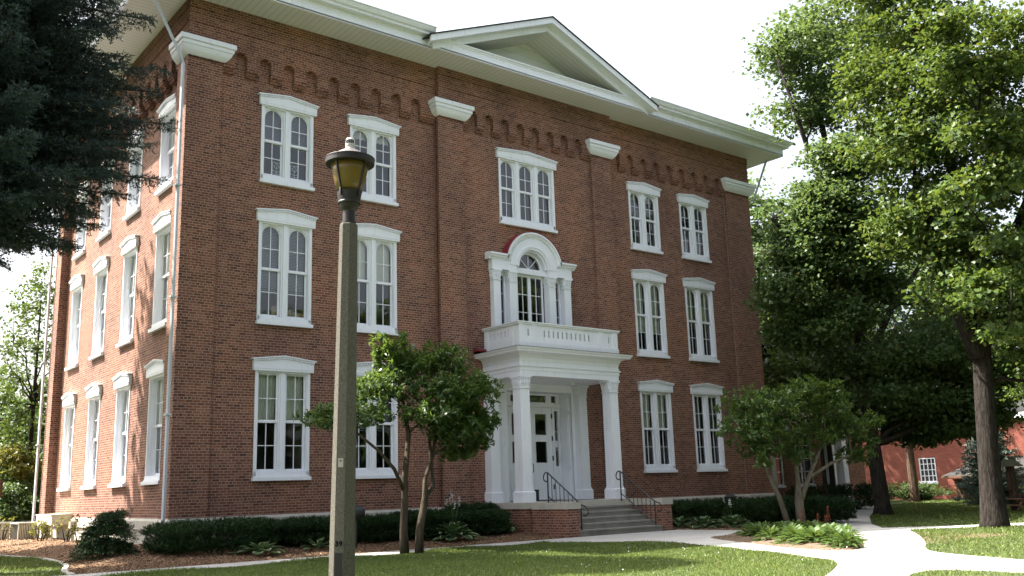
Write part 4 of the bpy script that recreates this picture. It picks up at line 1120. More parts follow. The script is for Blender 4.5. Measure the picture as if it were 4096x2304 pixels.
# ================================================================== NEIGHBOURING BUILDINGS
def block(name, loc, lab, x0, x1, y0, y1, z1, mat):
    e = empty(name, loc, lab, 'building'); off = -Vector(loc)
    return e, off
def simple_window(par, off, T, a0, a1, z0, z1, d, cols, rws, hoods=True):
    m = MB(); q = 0.05
    m.extrude([rect(a0, a1, z0, z1), rect(a0 + q, a1 - q, z0 + q, z1 - q)], d - 0.05, d + 0.05, T)
    for i in range(1, cols): x = a0 + (a1 - a0) * i / cols; m.extrude([rect(x - 0.02, x + 0.02, z0 + q, z1 - q)], d - 0.02, d + 0.03, T)
    for i in range(1, rws): z = z0 + (z1 - z0) * i / rws; m.extrude([rect(a0 + q, a1 - q, z - 0.02, z + 0.02)], d - 0.018, d + 0.028, T)
    m.extrude([rect(a0 - 0.08, a1 + 0.08, z0 - 0.12, z0 - 0.001)], d - 0.10, d + 0.05, T)
    w_ = m.build('window', M['white'], par, off)
    g = MB(); g.extrude([rect(a0 + q, a1 - q, z0 + q, z1 - q)], d + 0.031, d + 0.036, T); g.build('window_glass', M['dark_glass'], w_)
M['dark_glass'] = plain('dark_window_panes', (0.03, 0.035, 0.04), 0.08, 0.6, 0.2)
e = empty('brick_annex', (33, 7, GZ), 'brown brick building with white pillars and windows right behind the hall', 'building'); off = -Vector((33, 7, GZ))
m = MB(); m.extrude([rect(26.0, 37.6, -0.7, 7.2)] + [rect(a, a + 1.35, 0.75, 3.4) for a in (29.6, 32.1)], 3.6, 3.9, FR); m.box(26.0, 37.6, 3.901, 13, -0.7, 7.2); m.build('brick_wall', M['brick'], e, off)
m = MB(); m.box(36.2, 37.8, 3.35, 3.6, -0.7, 7.2); m.build('pilaster', M['brick'], e, off)
m = MB(); m.box(25.98, 26.8, 3.45, 3.6, -0.7, 7.2); m.build('pilaster', M['brick'], e, off)
m = MB(); m.box(25.6, 38.1, 3.1, 13.4, 7.2, 7.6); m.frus((25.5, 38.2, 3.0, 13.5), (30, 34, 8, 9), 7.6, 9.5); m.build('roof', M['shingle'], e, off)
m = MB(); m.box(25.9, 37.8, 3.3, 3.6, -0.7, -0.05); m.build('footing', M['limestone'], e, off)
for a in (29.6, 32.1): simple_window(e, off, FR, a + 0.02, a + 1.33, 0.77, 3.38, 3.62, 2, 4)
for x in (28.65, 33.55, 34.6):
    m = MB(); square_column(m, x, 2.6, 0.20, GZ + 0.16, 3.3, 3.75, 0.35); m.build('pillar', M['white'], e, off)
m = MB(); m.box(26.2, 36.0, 2.2, 3.6, 3.75, 4.3); m.box(26.0, 36.2, 2.0, 3.6, 4.3, 4.45); m.build('porch_beam', M['white'], e, off)
m = MB(); m.box(26.2, 36.0, 2.1, 3.6, GZ, GZ + 0.16); m.build('porch_floor', M['limestone'], e, off)

e = empty('orange_brick_building', (57, 3, GZ), 'sunlit orange brick building with a white cornice behind the far trees', 'building'); off = -Vector((57, 3, GZ))
m = MB(); m.extrude([rect(-22, 12.4, -0.7, 4.15), rect(5.9, 7.0, 0.62, 2.15), rect(-9.0, -7.8, 0.62, 2.15), rect(-14.0, -12.8, 0.62, 2.15)], 50.0, 50.3, SI); m.box(50.301, 64, -22, 12.4, -0.7, 4.15); m.build('brick_wall', M['brick_orange'], e, off)
m = MB(); m.box(49.8, 64.2, -22.2, 12.6, 4.15, 4.55); m.build('cornice', M['white'], e, off)
m = MB(); m.box(49.9, 64.1, -22.1, 12.5, 4.55, 4.7); m.build('roof', M['shingle'], e, off)
for a in (5.9, -9.0, -14.0): simple_window(e, off, SI, a + 0.02, a + 1.1 if a > 0 else a + 1.18, 0.64, 2.13, 50.02, 4, 4)
m = MB(); m.box(48.0, 49.99, 0.0, 4.2, -0.7, 0.78); m.build('porch_wall', M['brick_orange'], e, off)
m = MB(); m.add([(46.9, -1.0, 0.95), (46.9, 4.0, 0.95), (50, 4.0, 0.95), (50, -1.0, 0.95), (49.99, 3.0, 1.95), (49.99, 0.0, 1.95)], [(0, 1, 4, 5), (1, 2, 4), (3, 0, 5), (0, 3, 2, 1)]); m.build('porch_roof', M['shingle'], e, off)
m = MB(); m.box(46.9, 47.0, -0.99, 3.99, 0.84, 0.95); m.build('porch_fascia', M['wood'], e, off)
m = MB(); m.box(47.95, 47.99, 2.9, 3.7, -0.45, 0.7); m.build('porch_door', M['bark_red'], e, off)
simple_window(e, off, SI, 1.2, 2.2, -0.2, 0.7, 47.95, 3, 3)

# kiosk and picnic table
e = empty('notice_kiosk', (30.6, -7.6, GZ), 'wooden post shelter with a shingled roof half hidden by the big trunk', 'kiosk'); off = Vector((0, 0, 0))
m = MB(); m.box(-0.12, 0.12, -0.12, 0.12, 0, 1.9); m.box(-0.3, 0.3, -0.06, 0.06, 0.8, 1.5); m.build('post', M['bark_red'], e)
m = MB(); m.frus((-0.45, 0.45, -0.36, 0.36), (-0.36, 0.36, -0.05, 0.05), 1.72, 2.0); m.build('roof', plain('mossy_shingles', (0.12, 0.115, 0.08), 0.9, 0.1, 0.4, 20), e)
e = empty('picnic_table', (29.6, -8.2, GZ), 'low weathered wooden picnic table on the far lawn beside the kiosk', 'table', None, R(60))
m = MB()
for i in range(5): m.box(-0.95, 0.95, -0.38 + i * 0.155, -0.24 + i * 0.155, 0.44, 0.48)
m.build('tabletop', M['wood'], e)
m = MB()
for sy in (-1, 1): m.box(-0.95, 0.95, sy * 0.75 - 0.12, sy * 0.75 + 0.12, 0.24, 0.28)
m.build('bench_seat', M['wood'], e)
m = MB()
for sx in (-0.7, 0.7): m.box(sx - 0.04, sx + 0.04, -0.85, 0.85, 0.20, 0.2395); m.tube([(sx, -0.3, 0.44), (sx, -0.6, 0.0)], 0.045, 4); m.tube([(sx, 0.3, 0.44), (sx, 0.6, 0.0)], 0.045, 4)
m.build('trestle', M['wood'], e)
# ================================================================== TREES AND PLANTS
def branch_path(a, b, n=5, sag=0.12, jit=0.06):
    a, b = Vector(a), Vector(b); L_ = (b - a).length; pts = []
    for i in range(n + 1):
        t = i / n; p = a.lerp(b, t); p.z += sag * L_ * math.sin(math.pi * t)
        if 0 < i < n: p += Vector((random.gauss(0, jit), random.gauss(0, jit), random.gauss(0, jit))) * L_ * 0.5
        pts.append(p)
    return pts

def leafy_tree(name, label, cat, base, stems, blobs, leaf, per, spray, mat, bmat, group=None, flat=0.45, up=0.7, twigs=0.10, hang=0.0, nbr=10, edge=0.45, whorl=False):
    """stems: list of [(x,y,z,r)...]; blobs: (x,y,z, rx,ry,rz, clusters); leaves are single faces spread in sprays"""
    base = Vector(base); e = empty(name, base, label, cat, group); off = -base
    m = MB(); nodes = []
    for st in stems:
        m.tube([s[:3] for s in st], [s[3] for s in st], 10); nodes += [(Vector(s[:3]), s[3]) for s in st[len(st) // 3:]]
    allC = []
    for (bx, by, bz, rx, ry, rz, n) in blobs:
        c = Vector((bx, by, bz))
        src = min(nodes, key=lambda q: (q[0] - c).length + (1.5 * max(0, q[0].z - c.z)))
        pth = branch_path(src[0], c, 5, 0.05)
        r0 = min(src[1] * 0.6, 0.05 + 0.012 * (c - src[0]).length)
        m.tube(pth, [r0 * (1 - 0.15 * i) for i in range(6)], 6)
        d = rand_unit(n); rr = RNG.random(n) ** edge
        C = np.array([bx, by, bz]) + d * rr[:, None] * np.array([rx, ry, rz])
        allC.append(C)
        for k in range(min(nbr, n)):
            q = pth[3 + k % 3]
            m.tube(branch_path(q, C[k], 3, 0.06), [r0 * 0.42, r0 * 0.3, r0 * 0.2, r0 * 0.1], 4, False)
    m.build('trunk', bmat, e, off, smooth=True)
    C = np.concatenate(allC); n = len(C)
    cen = np.mean([b[:3] for b in blobs], 0)
    outw = unit(C - cen)
    if whorl:                                            # leaves in rosettes at the twig tips
        A = unit(outw * 0.5 + np.array([0, 0, 0.9]) + RNG.normal(size=(n, 3)) * 0.35)
        P = np.repeat(C, per, 0); Ax = np.repeat(A, per, 0)
        P = P + RNG.normal(size=P.shape) * spray * 0.22
        D = unit(Ax * RNG.uniform(0.1, 0.9, (len(P), 1)) + rand_unit(len(P)) * 0.9)
        N = unit(Ax + RNG.normal(size=D.shape) * 0.25)
        P = P - D * leaf[0] * 0.3
    else:
        P = np.repeat(C, per, 0); O = np.repeat(outw, per, 0)
        s = np.repeat(RNG.uniform(0.6, 1.3, (n, 1)), per, 0) * spray
        P = P + np.clip(RNG.normal(size=P.shape), -1.7, 1.7) * s * np.array([1, 1, flat])
        D = unit(O * np.array([0.5, 0.5, 0.1]) + rand_unit(len(P)) * np.array([1, 1, 0.5]) - np.array([0, 0, 0.25 + hang]))
        N = unit(np.array([0, 0, up]) + O * 0.35 + RNG.normal(size=D.shape) * 0.5)
    L_ = RNG.uniform(*leaf[:2], len(P)) * np.repeat(RNG.uniform(0.75, 1.2, n), per) * np.where(RNG.random(len(P)) < 0.12, 0.6, 1.0)
    V, F = leaf_cards(P, D, N, L_, L_ * leaf[-1], 0.14, 0.12)
    fast_mesh('crown', V, F, mat, e, off)
    return e

def shell_blobs(c, rx, ry, rz, k, n, s=0.42, seed=0, lo=-0.6):
    """k irregular foliage masses over an ellipsoid"""
    g = np.random.default_rng(seed); out = []
    for i in range(k):
        zf = lo + (1 - lo) * (i + 0.5) / k; a = i * 2.39996 + g.uniform(-.3, .3); q = math.sqrt(max(0, 1 - zf * zf)) * g.uniform(0.62, 0.95)
        sc = g.uniform(0.8, 1.25) * s
        out.append((c[0] + rx * q * math.cos(a), c[1] + ry * q * math.sin(a), c[2] + rz * zf * 0.85, rx * sc, ry * sc, rz * sc * 0.8, n))
    return out

# --- the small magnolia on the lawn by the lamp post
leafy_tree('magnolia_tree', 'small two stemmed magnolia with glossy leaves on the lawn right of the lamp post', 'tree', (3.25, -5.9, GZ),
    [[(3.16, -5.85, GZ - 0.1, 0.125), (3.14, -5.83, 0.1, 0.095), (3.20, -5.8, 0.9, 0.085), (3.20, -5.8, 1.3, 0.085), (3.32, -5.7, 1.75, 0.07), (3.45, -5.6, 2.4, 0.06), (3.35, -5.5, 3.2, 0.045)],
     [(3.20, -5.8, 1.0, 0.05), (2.85, -5.9, 1.55, 0.045), (2.4, -6.0, 1.95, 0.035), (1.7, -6.0, 2.45, 0.03)],
     [(3.46, -6.0, GZ - 0.1, 0.12), (3.50, -5.98, 0.1, 0.095), (3.72, -5.9, 0.85, 0.085), (3.75, -5.85, 1.3, 0.055), (4.1, -5.7, 1.9, 0.05), (4.3, -5.6, 2.7, 0.04)],
     [(3.72, -5.9, 0.85, 0.06), (4.0, -5.85, 1.15, 0.058), (3.98, -5.8, 1.6, 0.045), (4.05, -5.6, 2.4, 0.035)]],
    [(1.25, -5.9, 2.75, 0.95, 0.8, 0.28, 121), (2.2, -5.6, 2.85, 0.7, 0.9, 0.28, 81), (2.75, -5.4, 3.55, 0.85, 0.9, 0.45, 141), (3.05, -5.4, 4.55, 0.45, 0.6, 0.5, 91),
     (3.6, -5.3, 4.2, 0.9, 0.9, 0.5, 162), (4.5, -5.5, 4.3, 0.8, 0.9, 0.5, 172), (4.2, -6.1, 3.5, 0.95, 0.9, 0.45, 191), (5.0, -6.0, 3.5, 0.85, 0.9, 0.55, 203),
     (5.25, -5.8, 2.75, 0.72, 0.8, 0.40, 141), (4.6, -6.0, 2.5, 1.0, 0.8, 0.40, 191), (3.7, -6.2, 2.9, 0.9, 0.8, 0.35, 141), (4.9, -5.6, 1.95, 0.5, 0.6, 0.22, 60), (5.55, -5.6, 2.2, 0.35, 0.5, 0.25, 43)],
    (0.10, 0.17, 0.36), 15, 0.17, M['magnolia_leaf'], M['bark_smooth'], whorl=True, nbr=8, edge=0.5)
# --- the second magnolia
leafy_tree('magnolia_tree', 'spreading three stemmed magnolia with pale stems behind the hosta bed', 'tree', (16.5, -7.2, GZ),
    [[(16.42, -7.15, GZ - 0.1, 0.10), (16.2, -7.0, 0.5, 0.08), (15.9, -6.9, 1.2, 0.07), (15.6, -6.7, 2.4, 0.05)],
     [(16.75, -7.35, GZ - 0.1, 0.16), (16.8, -7.3, 0.3, 0.14), (16.95, -7.2, 0.9, 0.10), (17.1, -7.1, 1.4, 0.085), (17.0, -7.0, 2.6, 0.06)],
     [(16.85, -7.3, 0.3, 0.09), (17.35, -7.35, 1.05, 0.075), (17.9, -7.3, 1.6, 0.06), (18.6, -7.2, 2.3, 0.045)],
     [(17.35, -7.35, 1.05, 0.06), (18.3, -7.6, 1.5, 0.05), (19.2, -7.8, 1.75, 0.035), (19.15, -7.8, 2.3, 0.03)]],
    [(15.0, -6.9, 2.6, 0.85, 1.1, 0.55, 124), (15.3, -6.8, 3.35, 0.85, 1.1, 0.6, 124), (16.0, -6.9, 3.2, 0.95, 1.1, 0.7, 124), (16.4, -6.9, 2.5, 1.1, 1.0, 0.6, 124), (16.8, -6.8, 3.5, 1.1, 1.0, 0.5, 113),
     (17.9, -7.2, 3.9, 0.9, 1.0, 0.5, 101), (18.6, -7.4, 3.3, 0.9, 1.0, 0.6, 124), (19.3, -7.6, 2.7, 0.9, 0.9, 0.55, 113), (18.0, -7.2, 2.4, 0.9, 0.9, 0.45, 78), (15.6, -7.0, 1.95, 0.7, 0.8, 0.35, 79), (19.5, -7.8, 1.75, 0.7, 0.7, 0.35, 60), (18.7, -7.5, 3.95, 0.45, 0.5, 0.3, 40), (16.9, -7.4, 1.75, 0.6, 0.6, 0.25, 34), (20.3, -7.9, 2.9, 0.5, 0.5, 0.3, 44), (15.0, -7.3, 1.55, 0.35, 0.4, 0.2, 16), (19.9, -7.8, 2.2, 0.45, 0.5, 0.4, 50)],
    (0.11, 0.18, 0.36), 15, 0.18, M['magnolia_leaf'], M['bark_pale'], whorl=True, nbr=8, edge=0.42)

# --- big maple in front right
maple_st = [[(17.72, -12.9, GZ - 0.2, 0.50), (17.74, -12.9, GZ + 0.15, 0.38), (17.80, -12.9, 0.6, 0.315), (17.95, -12.9, 2.0, 0.275), (18.15, -12.9, 3.4, 0.262), (18.35, -12.9, 4.6, 0.25), (18.5, -12.9, 6.5, 0.21), (18.3, -12.8, 9.0, 0.17), (18.3, -12.7, 12.5, 0.12)],
            [(18.1, -12.9, 4.3, 0.26), (17.2, -12.7, 6.6, 0.20), (16.5, -12.5, 9.5, 0.12)], [(18.1, -12.9, 5.2, 0.24), (19.4, -13.4, 7.2, 0.17), (20.6, -14.0, 9.5, 0.10)]]
mb = [(16.4, -12.5, 12.6, 1.4, 2.0, 1.5, 75), (16.4, -12.7, 10.4, 1.4, 2.0, 1.3, 85), (16.7, -12.7, 8.3, 1.5, 2.0, 1.1, 75), (17.6, -12.7, 14.3, 2.2, 2.2, 1.6, 90), (18.2, -13.4, 11.8, 2.2, 2.2, 1.5, 95), (18.4, -13.6, 9.4, 2.0, 2.0, 1.2, 75),
      (19.8, -14.0, 13.2, 2.2, 2.2, 1.7, 90), (20.4, -14.6, 10.4, 2.0, 2.2, 1.3, 85), (19.0, -14.0, 7.0, 1.6, 1.8, 0.9, 70), (20.6, -14.8, 8.0, 1.6, 1.6, 0.8, 50), (17.2, -13.6, 6.2, 1.3, 1.4, 0.8, 60), (17.9, -14.6, 5.0, 1.2, 1.3, 0.6, 48), (16.8, -13.4, 7.4, 1.3, 1.3, 0.7, 34), (19.6, -14.2, 4.9, 1.1, 1.5, 0.6, 45), (20.6, -13.8, 3.6, 0.9, 1.2, 0.5, 30), (17.0, -12.0, 16.2, 1.8, 1.8, 1.2, 50)]
leafy_tree('maple_tree', 'tall maple with a thick dark trunk on the lawn between the pale paths', 'tree', (17.8, -12.9, GZ), maple_st, mb, (0.11, 0.17, 0.95), 54, 0.32, M['maple_leaf'], M['bark'], flat=0.38, up=0.75, nbr=7)
# roots flare
# --- near maple whose boughs hang into the view from the right
leafy_tree('maple_tree', 'near maple reaching bright leafy boughs in from the right edge', 'tree', (15.0, -20.5, GZ),
    [[(15.0, -20.5, GZ - 0.2, 0.42), (15.0, -20.5, 1.0, 0.34), (14.9, -20.4, 4.0, 0.28), (14.8, -20.3, 9.0, 0.18)], [(14.9, -20.4, 3.2, 0.14), (12.4, -18.8, 4.8, 0.09), (10.4, -17.5, 4.9, 0.04)], [(14.9, -20.4, 5.0, 0.14), (12.0, -18.9, 6.9, 0.09), (10.0, -17.6, 7.6, 0.05)]],
    [(9.75, -17.22, 4.75, 0.40, 0.40, 0.16, 17), (9.55, -17.1, 4.40, 0.32, 0.32, 0.12, 11), (10.2, -17.33, 3.72, 0.38, 0.38, 0.14, 14), (10.45, -17.7, 4.9, 0.55, 0.5, 0.22, 24), (10.2, -17.7, 5.6, 0.6, 0.6, 0.25, 24), (9.3, -17.2, 6.5, 0.6, 0.6, 0.28, 26), (9.75, -17.7, 6.85, 0.7, 0.7, 0.30, 30), (9.4, -17.6, 7.8, 0.7, 0.7, 0.32, 30), (10.0, -18.0, 7.6, 0.8, 0.7, 0.32, 32),
     (8.95, -17.5, 9.0, 0.6, 0.6, 0.30, 26), (9.5, -18.0, 9.0, 0.7, 0.7, 0.32, 32), (8.9, -17.5, 9.9, 0.7, 0.7, 0.32, 28), (9.9, -18.5, 9.8, 0.8, 0.8, 0.35, 34), (11.5, -18.8, 7.5, 1.3, 1.3, 0.8, 50), (12.8, -20.5, 9.5, 2.4, 2.0, 1.6, 80), (14.5, -21.5, 6.5, 2.4, 1.8, 1.2, 60)],
    (0.09, 0.15, 0.95), 24, 0.20, M['maple_leaf'], M['bark'], flat=0.32, up=0.85, nbr=6)

# --- the large shade tree beside the hall
t2 = [[(25.88, -4.66, -0.65, 0.46), (25.88, -4.66, -0.10, 0.32), (25.71, -4.66, 2.29, 0.26), (25.62, -4.66, 4.44, 0.28), (25.37, -4.66, 7.88, 0.22), (25.02, -4.66, 12.18, 0.17), (24.16, -4.66, 17.34, 0.09)],
      [(25.62, -4.66, 5.30, 0.17), (27.09, -5.35, 7.88, 0.13), (29.24, -6.21, 10.46, 0.07)],
      [(25.54, -4.66, 7.02, 0.17), (23.22, -4.49, 9.17, 0.12), (20.64, -4.49, 10.89, 0.06)],
      [(25.37, -4.66, 10.46, 0.14), (23.22, -4.66, 14.33, 0.10), (21.75, -4.66, 17.77, 0.05)]]
tb = [(23.13, -4.83, 18.37, 1.72, 2.06, 1.38, 80), (25.37, -4.66, 20.09, 1.89, 2.06, 1.38, 85), (23.91, -4.66, 16.13, 1.72, 1.89, 1.20, 75), (26.66, -5.00, 17.68, 1.89, 2.06, 1.38, 80), (28.55, -5.35, 20.09, 1.89, 2.06, 1.46, 80), (27.69, -5.35, 15.10, 2.06, 2.24, 1.29, 80), (24.94, -5.78, 10.28, 2.06, 2.06, 1.12, 90), (27.52, -5.86, 11.14, 1.89, 2.06, 1.12, 75), (25.80, -6.03, 5.81, 1.72, 1.89, 0.86, 75), (28.12, -6.21, 6.33, 2.06, 2.06, 1.03, 90), (30.01, -6.38, 8.05, 1.89, 2.06, 1.12, 80), (27.09, -5.86, 4.09, 1.55, 1.55, 0.69, 70), (29.32, -6.38, 3.92, 1.63, 1.63, 0.69, 80), (31.04, -6.72, 4.35, 1.38, 1.55, 0.77, 65), (25.02, -5.52, 4.26, 1.12, 1.20, 0.52, 45), (28.46, -6.03, 2.89, 1.03, 1.20, 0.39, 36), (20.84, -4.50, 7.94, 0.90, 1.20, 0.80, 60), (21.80, -5.20, 10.58, 1.00, 1.30, 0.80, 65), (22.60, -5.60, 11.90, 1.00, 1.30, 0.80, 60), (22.80, -6.20, 13.20, 1.10, 1.40, 0.80, 55), (21.87, -5.28, 9.37, 1.20, 1.40, 0.80, 75), (22.75, -6.20, 11.40, 1.40, 1.60, 0.90, 85), (23.05, -6.00, 9.18, 1.40, 1.60, 0.90, 85), (21.85, -4.60, 6.59, 1.00, 1.30, 0.70, 55), (23.35, -6.90, 13.15, 1.30, 1.60, 0.90, 75), (24.05, -6.90, 10.47, 1.50, 1.70, 0.90, 85), (23.15, -5.40, 7.29, 1.40, 1.50, 0.80, 80), (24.75, -5.70, 8.40, 1.50, 1.70, 0.90, 85), (23.75, -5.20, 5.60, 1.20, 1.30, 0.60, 55), (27.6, -4.6, 3.3, 0.9, 1.0, 0.4, 40), (28.7, -5.4, 3.6, 1.1, 1.1, 0.5, 50), (29.90, -6.20, 2.90, 1.00, 1.20, 0.40, 45), (30.30, -6.00, 4.20, 1.40, 1.50, 0.70, 80), (31.30, -6.60, 4.60, 1.30, 1.40, 0.70, 75), (29.40, -5.60, 5.40, 1.40, 1.50, 0.70, 75), (31.90, -7.20, 5.60, 1.30, 1.40, 0.70, 65), (28.60, -5.20, 2.70, 0.80, 1.00, 0.35, 36), (30.90, -6.90, 3.30, 0.90, 1.00, 0.40, 45)]
leafy_tree('shade_tree', 'very large shade tree with a slim dark trunk just right of the hall', 'tree', (25.88, -4.66, GZ), t2, tb, (0.12, 0.20, 0.95), 46, 0.40, M['shade_leaf'], M['bark_dark'], flat=0.4, up=0.7, nbr=6)

def far_tree(lab, x, y, h, rr, mat, seed, leaf=(0.26, 0.42, 0.95), lo=-0.55, k=13, n=46, zc=0.62, bm='bark_dark', tr=0.3, group='background trees', per=34, s=0.45, spray=0.62):
    return leafy_tree('broadleaf_tree', lab, 'tree', (x, y, GZ), [[(x, y, GZ - 0.1, tr * 1.3), (x, y, 0.4, tr), (x, y, h * 0.45, tr * 0.7), (x, y, h * 0.85, tr * 0.25)]],
        shell_blobs((x, y, h * zc), rr, rr, h * (1 - zc), k, n, s, seed, lo), leaf, per, spray, mat, M[bm], group, flat=0.45, up=0.6, nbr=3)
far_tree('tall dark tree filling the gap behind the shade tree and the annex', 47, 16, 22, 6.5, M['shade_leaf'], 1)
far_tree('tall green tree behind the orange brick building, left part', 60, 14, 21, 7.5, M['shade_leaf'], 2)
far_tree('tall green tree behind the orange brick building, right part', 62, -2, 20, 8.0, M['shade_leaf'], 3)
far_tree('broad tree on the far lawn behind the thick maple trunk', 49, -15, 19, 5.6, M['shade_leaf'], 4, lo=-0.35)
far_tree('tree with low sunlit boughs at the right edge beyond the picnic table', 31.5, -13.6, 12.5, 3.6, M['light_leaf'], 5, (0.2, 0.32, 0.95), lo=-0.45, zc=0.60)
far_tree('low light green tree in front of the annex roof, behind the second magnolia', 28.2, -0.6, 6.6, 2.5, M['light_leaf'], 15, (0.16, 0.26, 0.95), lo=-0.35, k=12, n=34, zc=0.66, tr=0.10, per=26, s=0.42, spray=0.36)
far_tree('light green tree above the annex between the hall and the slim dark trunk', 31.5, 1.2, 10.5, 2.8, M['light_leaf'], 16, (0.18, 0.28, 0.95), lo=-0.5, k=14, n=36, zc=0.66, tr=0.14, per=26, s=0.42, spray=0.40)
# trees to the left behind the hall
far_tree('slender bright green tree at the far left behind the hall', 0.95, 24, 12.6, 1.9, M['light_leaf'], 7, (0.13, 0.20, 0.9), lo=-0.95, k=24, n=13, zc=0.52, bm='bark', tr=0.13, per=24, s=0.30, spray=0.30)
far_tree('loose open tree behind the slender one at the far left', 0.3, 31, 11.0, 2.6, M['shade_leaf'], 8, (0.15, 0.24, 0.9), lo=-0.8, k=16, n=10, zc=0.5, tr=0.15, per=22, s=0.32, spray=0.36)
far_tree('low yellow green tree at the left edge above the bushes', -0.1, 23.2, 3.6, 1.1, M['gold_leaf'], 9, (0.11, 0.17, 0.9), lo=-0.3, k=9, n=26, zc=0.68, tr=0.07, per=20, s=0.42, spray=0.22)
for i, (x, y, h, lab) in enumerate(((-0.4, 21.5, 2.0, 'dense grey green bush behind the air conditioners at the left edge'), (0.9, 23.0, 1.9, 'dense green bush behind the hall corner downspout'), (0.6, 27.0, 3.0, 'farther dark bush at the very left edge'))):
    leafy_tree('background_bush', lab, 'bush', (x, y, GZ), [[(x, y, GZ, 0.06), (x, y, h * 0.5, 0.03)]], shell_blobs((x, y, h * 0.42), 1.1, 1.1, h * 0.55, 9, 34, 0.5, 20 + i, -0.7), (0.10, 0.16, 0.7), 24, 0.22, M['shade_leaf'], M['bark'], 'bushes behind the hall', nbr=2)
for i, (x, y, h) in enumerate(((-3, 60, 9), (3, 62, 8), (9, 66, 10))):
    far_tree('distant low tree on the horizon left of the hall, ' + ('nearest the left edge', 'in the middle', 'nearest the hall')[i], x, y, h, 4.5, M['shade_leaf'], 80 + i, (0.4, 0.6, 0.95), lo=-0.95, k=10, n=30, zc=0.45)
# trees out of the view on the left whose shade falls over the corner and the front bed, and a row added behind the camera to cut the sky light on the facade
far_tree('broad tree standing to the left of the side wall, outside the view', -7.6, 8.2, 19, 2.3, M['shade_leaf'], 11, (0.3, 0.45, 0.95), lo=-0.95, k=18, n=44, zc=0.5)
for i, (x, y, h, lab) in enumerate(((-16, -42, 17, 'farthest left'), (-2, -42, 18, 'second from the left'), (12, -42, 15, 'third from the left'), (26, -38, 15, 'third from the right'), (39, -31, 17, 'second from the right'), (47, -20, 17, 'farthest right'))):
    far_tree('added tree behind the photographer, outside the view, ' + lab + ' of its row', x, y, h, 6.5, M['shade_leaf'], 12 + i, (0.45, 0.7, 0.95), n=34, lo=-0.75, zc=0.55)

# --- spruces
def spruce(label, base, h, rmax, z_low, mat, shoots=1.0, tuft=0.16, needle=0.045, dens=1.0, bmat='bark_dark', droop=0.30, a_from=0, a_to=360, power=0.85, name='spruce_tree', wn=0.010, skirt=0):
    base = Vector(base); e = empty(name, base, label, 'spruce'); off = -base
    m = MB(); m.tube([(base.x, base.y, GZ - 0.1), (base.x, base.y, h * 0.4), (base.x, base.y, h)], [0.022 * h, 0.015 * h, 0.01], 10)
    TP, TD = [], []
    z = z_low; i = 0
    while z < h - 0.2:
        f = (h - z) / (h - z_low); r_ = rmax * f ** power * random.uniform(0.86, 1.08) * (min(1, 0.38 + 0.62 * (z - z_low) / skirt) if skirt else 1)
        nb = max(4, int(random.uniform(6, 9)))
        for b_ in range(nb):
            a = 2 * math.pi * (b_ + random.random() * 0.8) / nb + i * 0.7
            deg = math.degrees(a) % 360
            if not (a_from <= deg <= a_to): continue
            L_ = r_ * random.uniform(0.75, 1.08); d = Vector((math.cos(a), math.sin(a), 0)); s = Vector((-d.y, d.x, 0))
            pts = []
            for k in range(6):
                t = k / 5; pts.append(Vector((base.x, base.y, z)) + d * L_ * t + Vector((0, 0, 1)) * L_ * (0.10 * t - droop * t * t + 0.10 * t ** 4))
            m.tube(pts, [0.012 * L_ + 0.012 - 0.002 * k * L_ for k in range(6)] if L_ < 4.5 else [0.06, 0.05, 0.04, 0.03, 0.02, 0.01], 4, False)
            nsub = max(5, int(L_ / 0.17 * dens))
            for k in range(nsub):                       # side branchlets, in a flattened fan
                t = 0.18 + 0.82 * (k + random.random()) / nsub; j = min(4, int(t * 5)); p = pts[j].lerp(pts[j + 1], t * 5 - j)
                sl = min(0.34 * L_, 0.95) * (1.12 - t) + 0.12
                for sg in (-1, 1):
                    dd = (d * random.uniform(0.45, 0.9) + s * sg * random.uniform(0.6, 1.0) + Vector((0, 0, random.uniform(-0.55, 0.05)))).normalized()
                    nq = max(1, int(sl / (tuft * 0.72) * shoots))
                    for q in range(nq):
                        TP.append(p + dd * sl * (q + 0.4) / nq + Vector((random.gauss(0, .03), random.gauss(0, .03), random.gauss(0, .03)))); TD.append(dd + Vector((random.gauss(0, .25), random.gauss(0, .25), random.gauss(0, .25))))
        z += max(0.22, 0.30 * (0.5 + f)) / dens ** 0.5; i += 1
    m.build('trunk', M[bmat], e, off)
    P = np.array([tuple(p) for p in TP]); D = unit(np.array([tuple(p) for p in TD])); n = len(P); k = 15
    u = np.tile((np.arange(k) + 0.5) / k, n)[:, None]
    PP = np.repeat(P, k, 0) + np.repeat(D, k, 0) * tuft * (u - 0.15) * RNG.uniform(0.85, 1.15, (n * k, 1))
    ND = unit(np.repeat(D, k, 0) * 0.75 + rand_unit(n * k) * 0.95)
    V, F = leaf_cards(PP, ND, rand_unit(n * k), RNG.uniform(0.8, 1.25, n * k) * needle, np.full(n * k, wn), 0.0, 0.0, 0.35)
    fast_mesh('needles', V, F, mat, e, off)
    return e
spruce('big dark blue spruce hanging over the left side of the view', (-6.2, -1.0, GZ), 22.5, 5.35, 7.0, M['spruce_leaf'], 1.25, 0.24, 0.085, 1.7, droop=0.20, wn=0.026, power=0.55, skirt=2.3)
spruce('small silvery blue spruce by the porch of the orange brick building', (37.6, -3.5, GZ), 4.6, 1.75, -0.3, M['pale_spruce_leaf'], 1.0, 0.30, 0.11, 1.5, droop=0.05, wn=0.045)
e = spruce('thin conifer with a red brown trunk and a few pale sprays', (43.5, 3.9, GZ), 12.5, 1.5, 3.4, M['pale_spruce_leaf'], 0.5, 0.3, 0.10, 0.45, bmat='bark_red', droop=0.15, wn=0.05, name='conifer_tree')

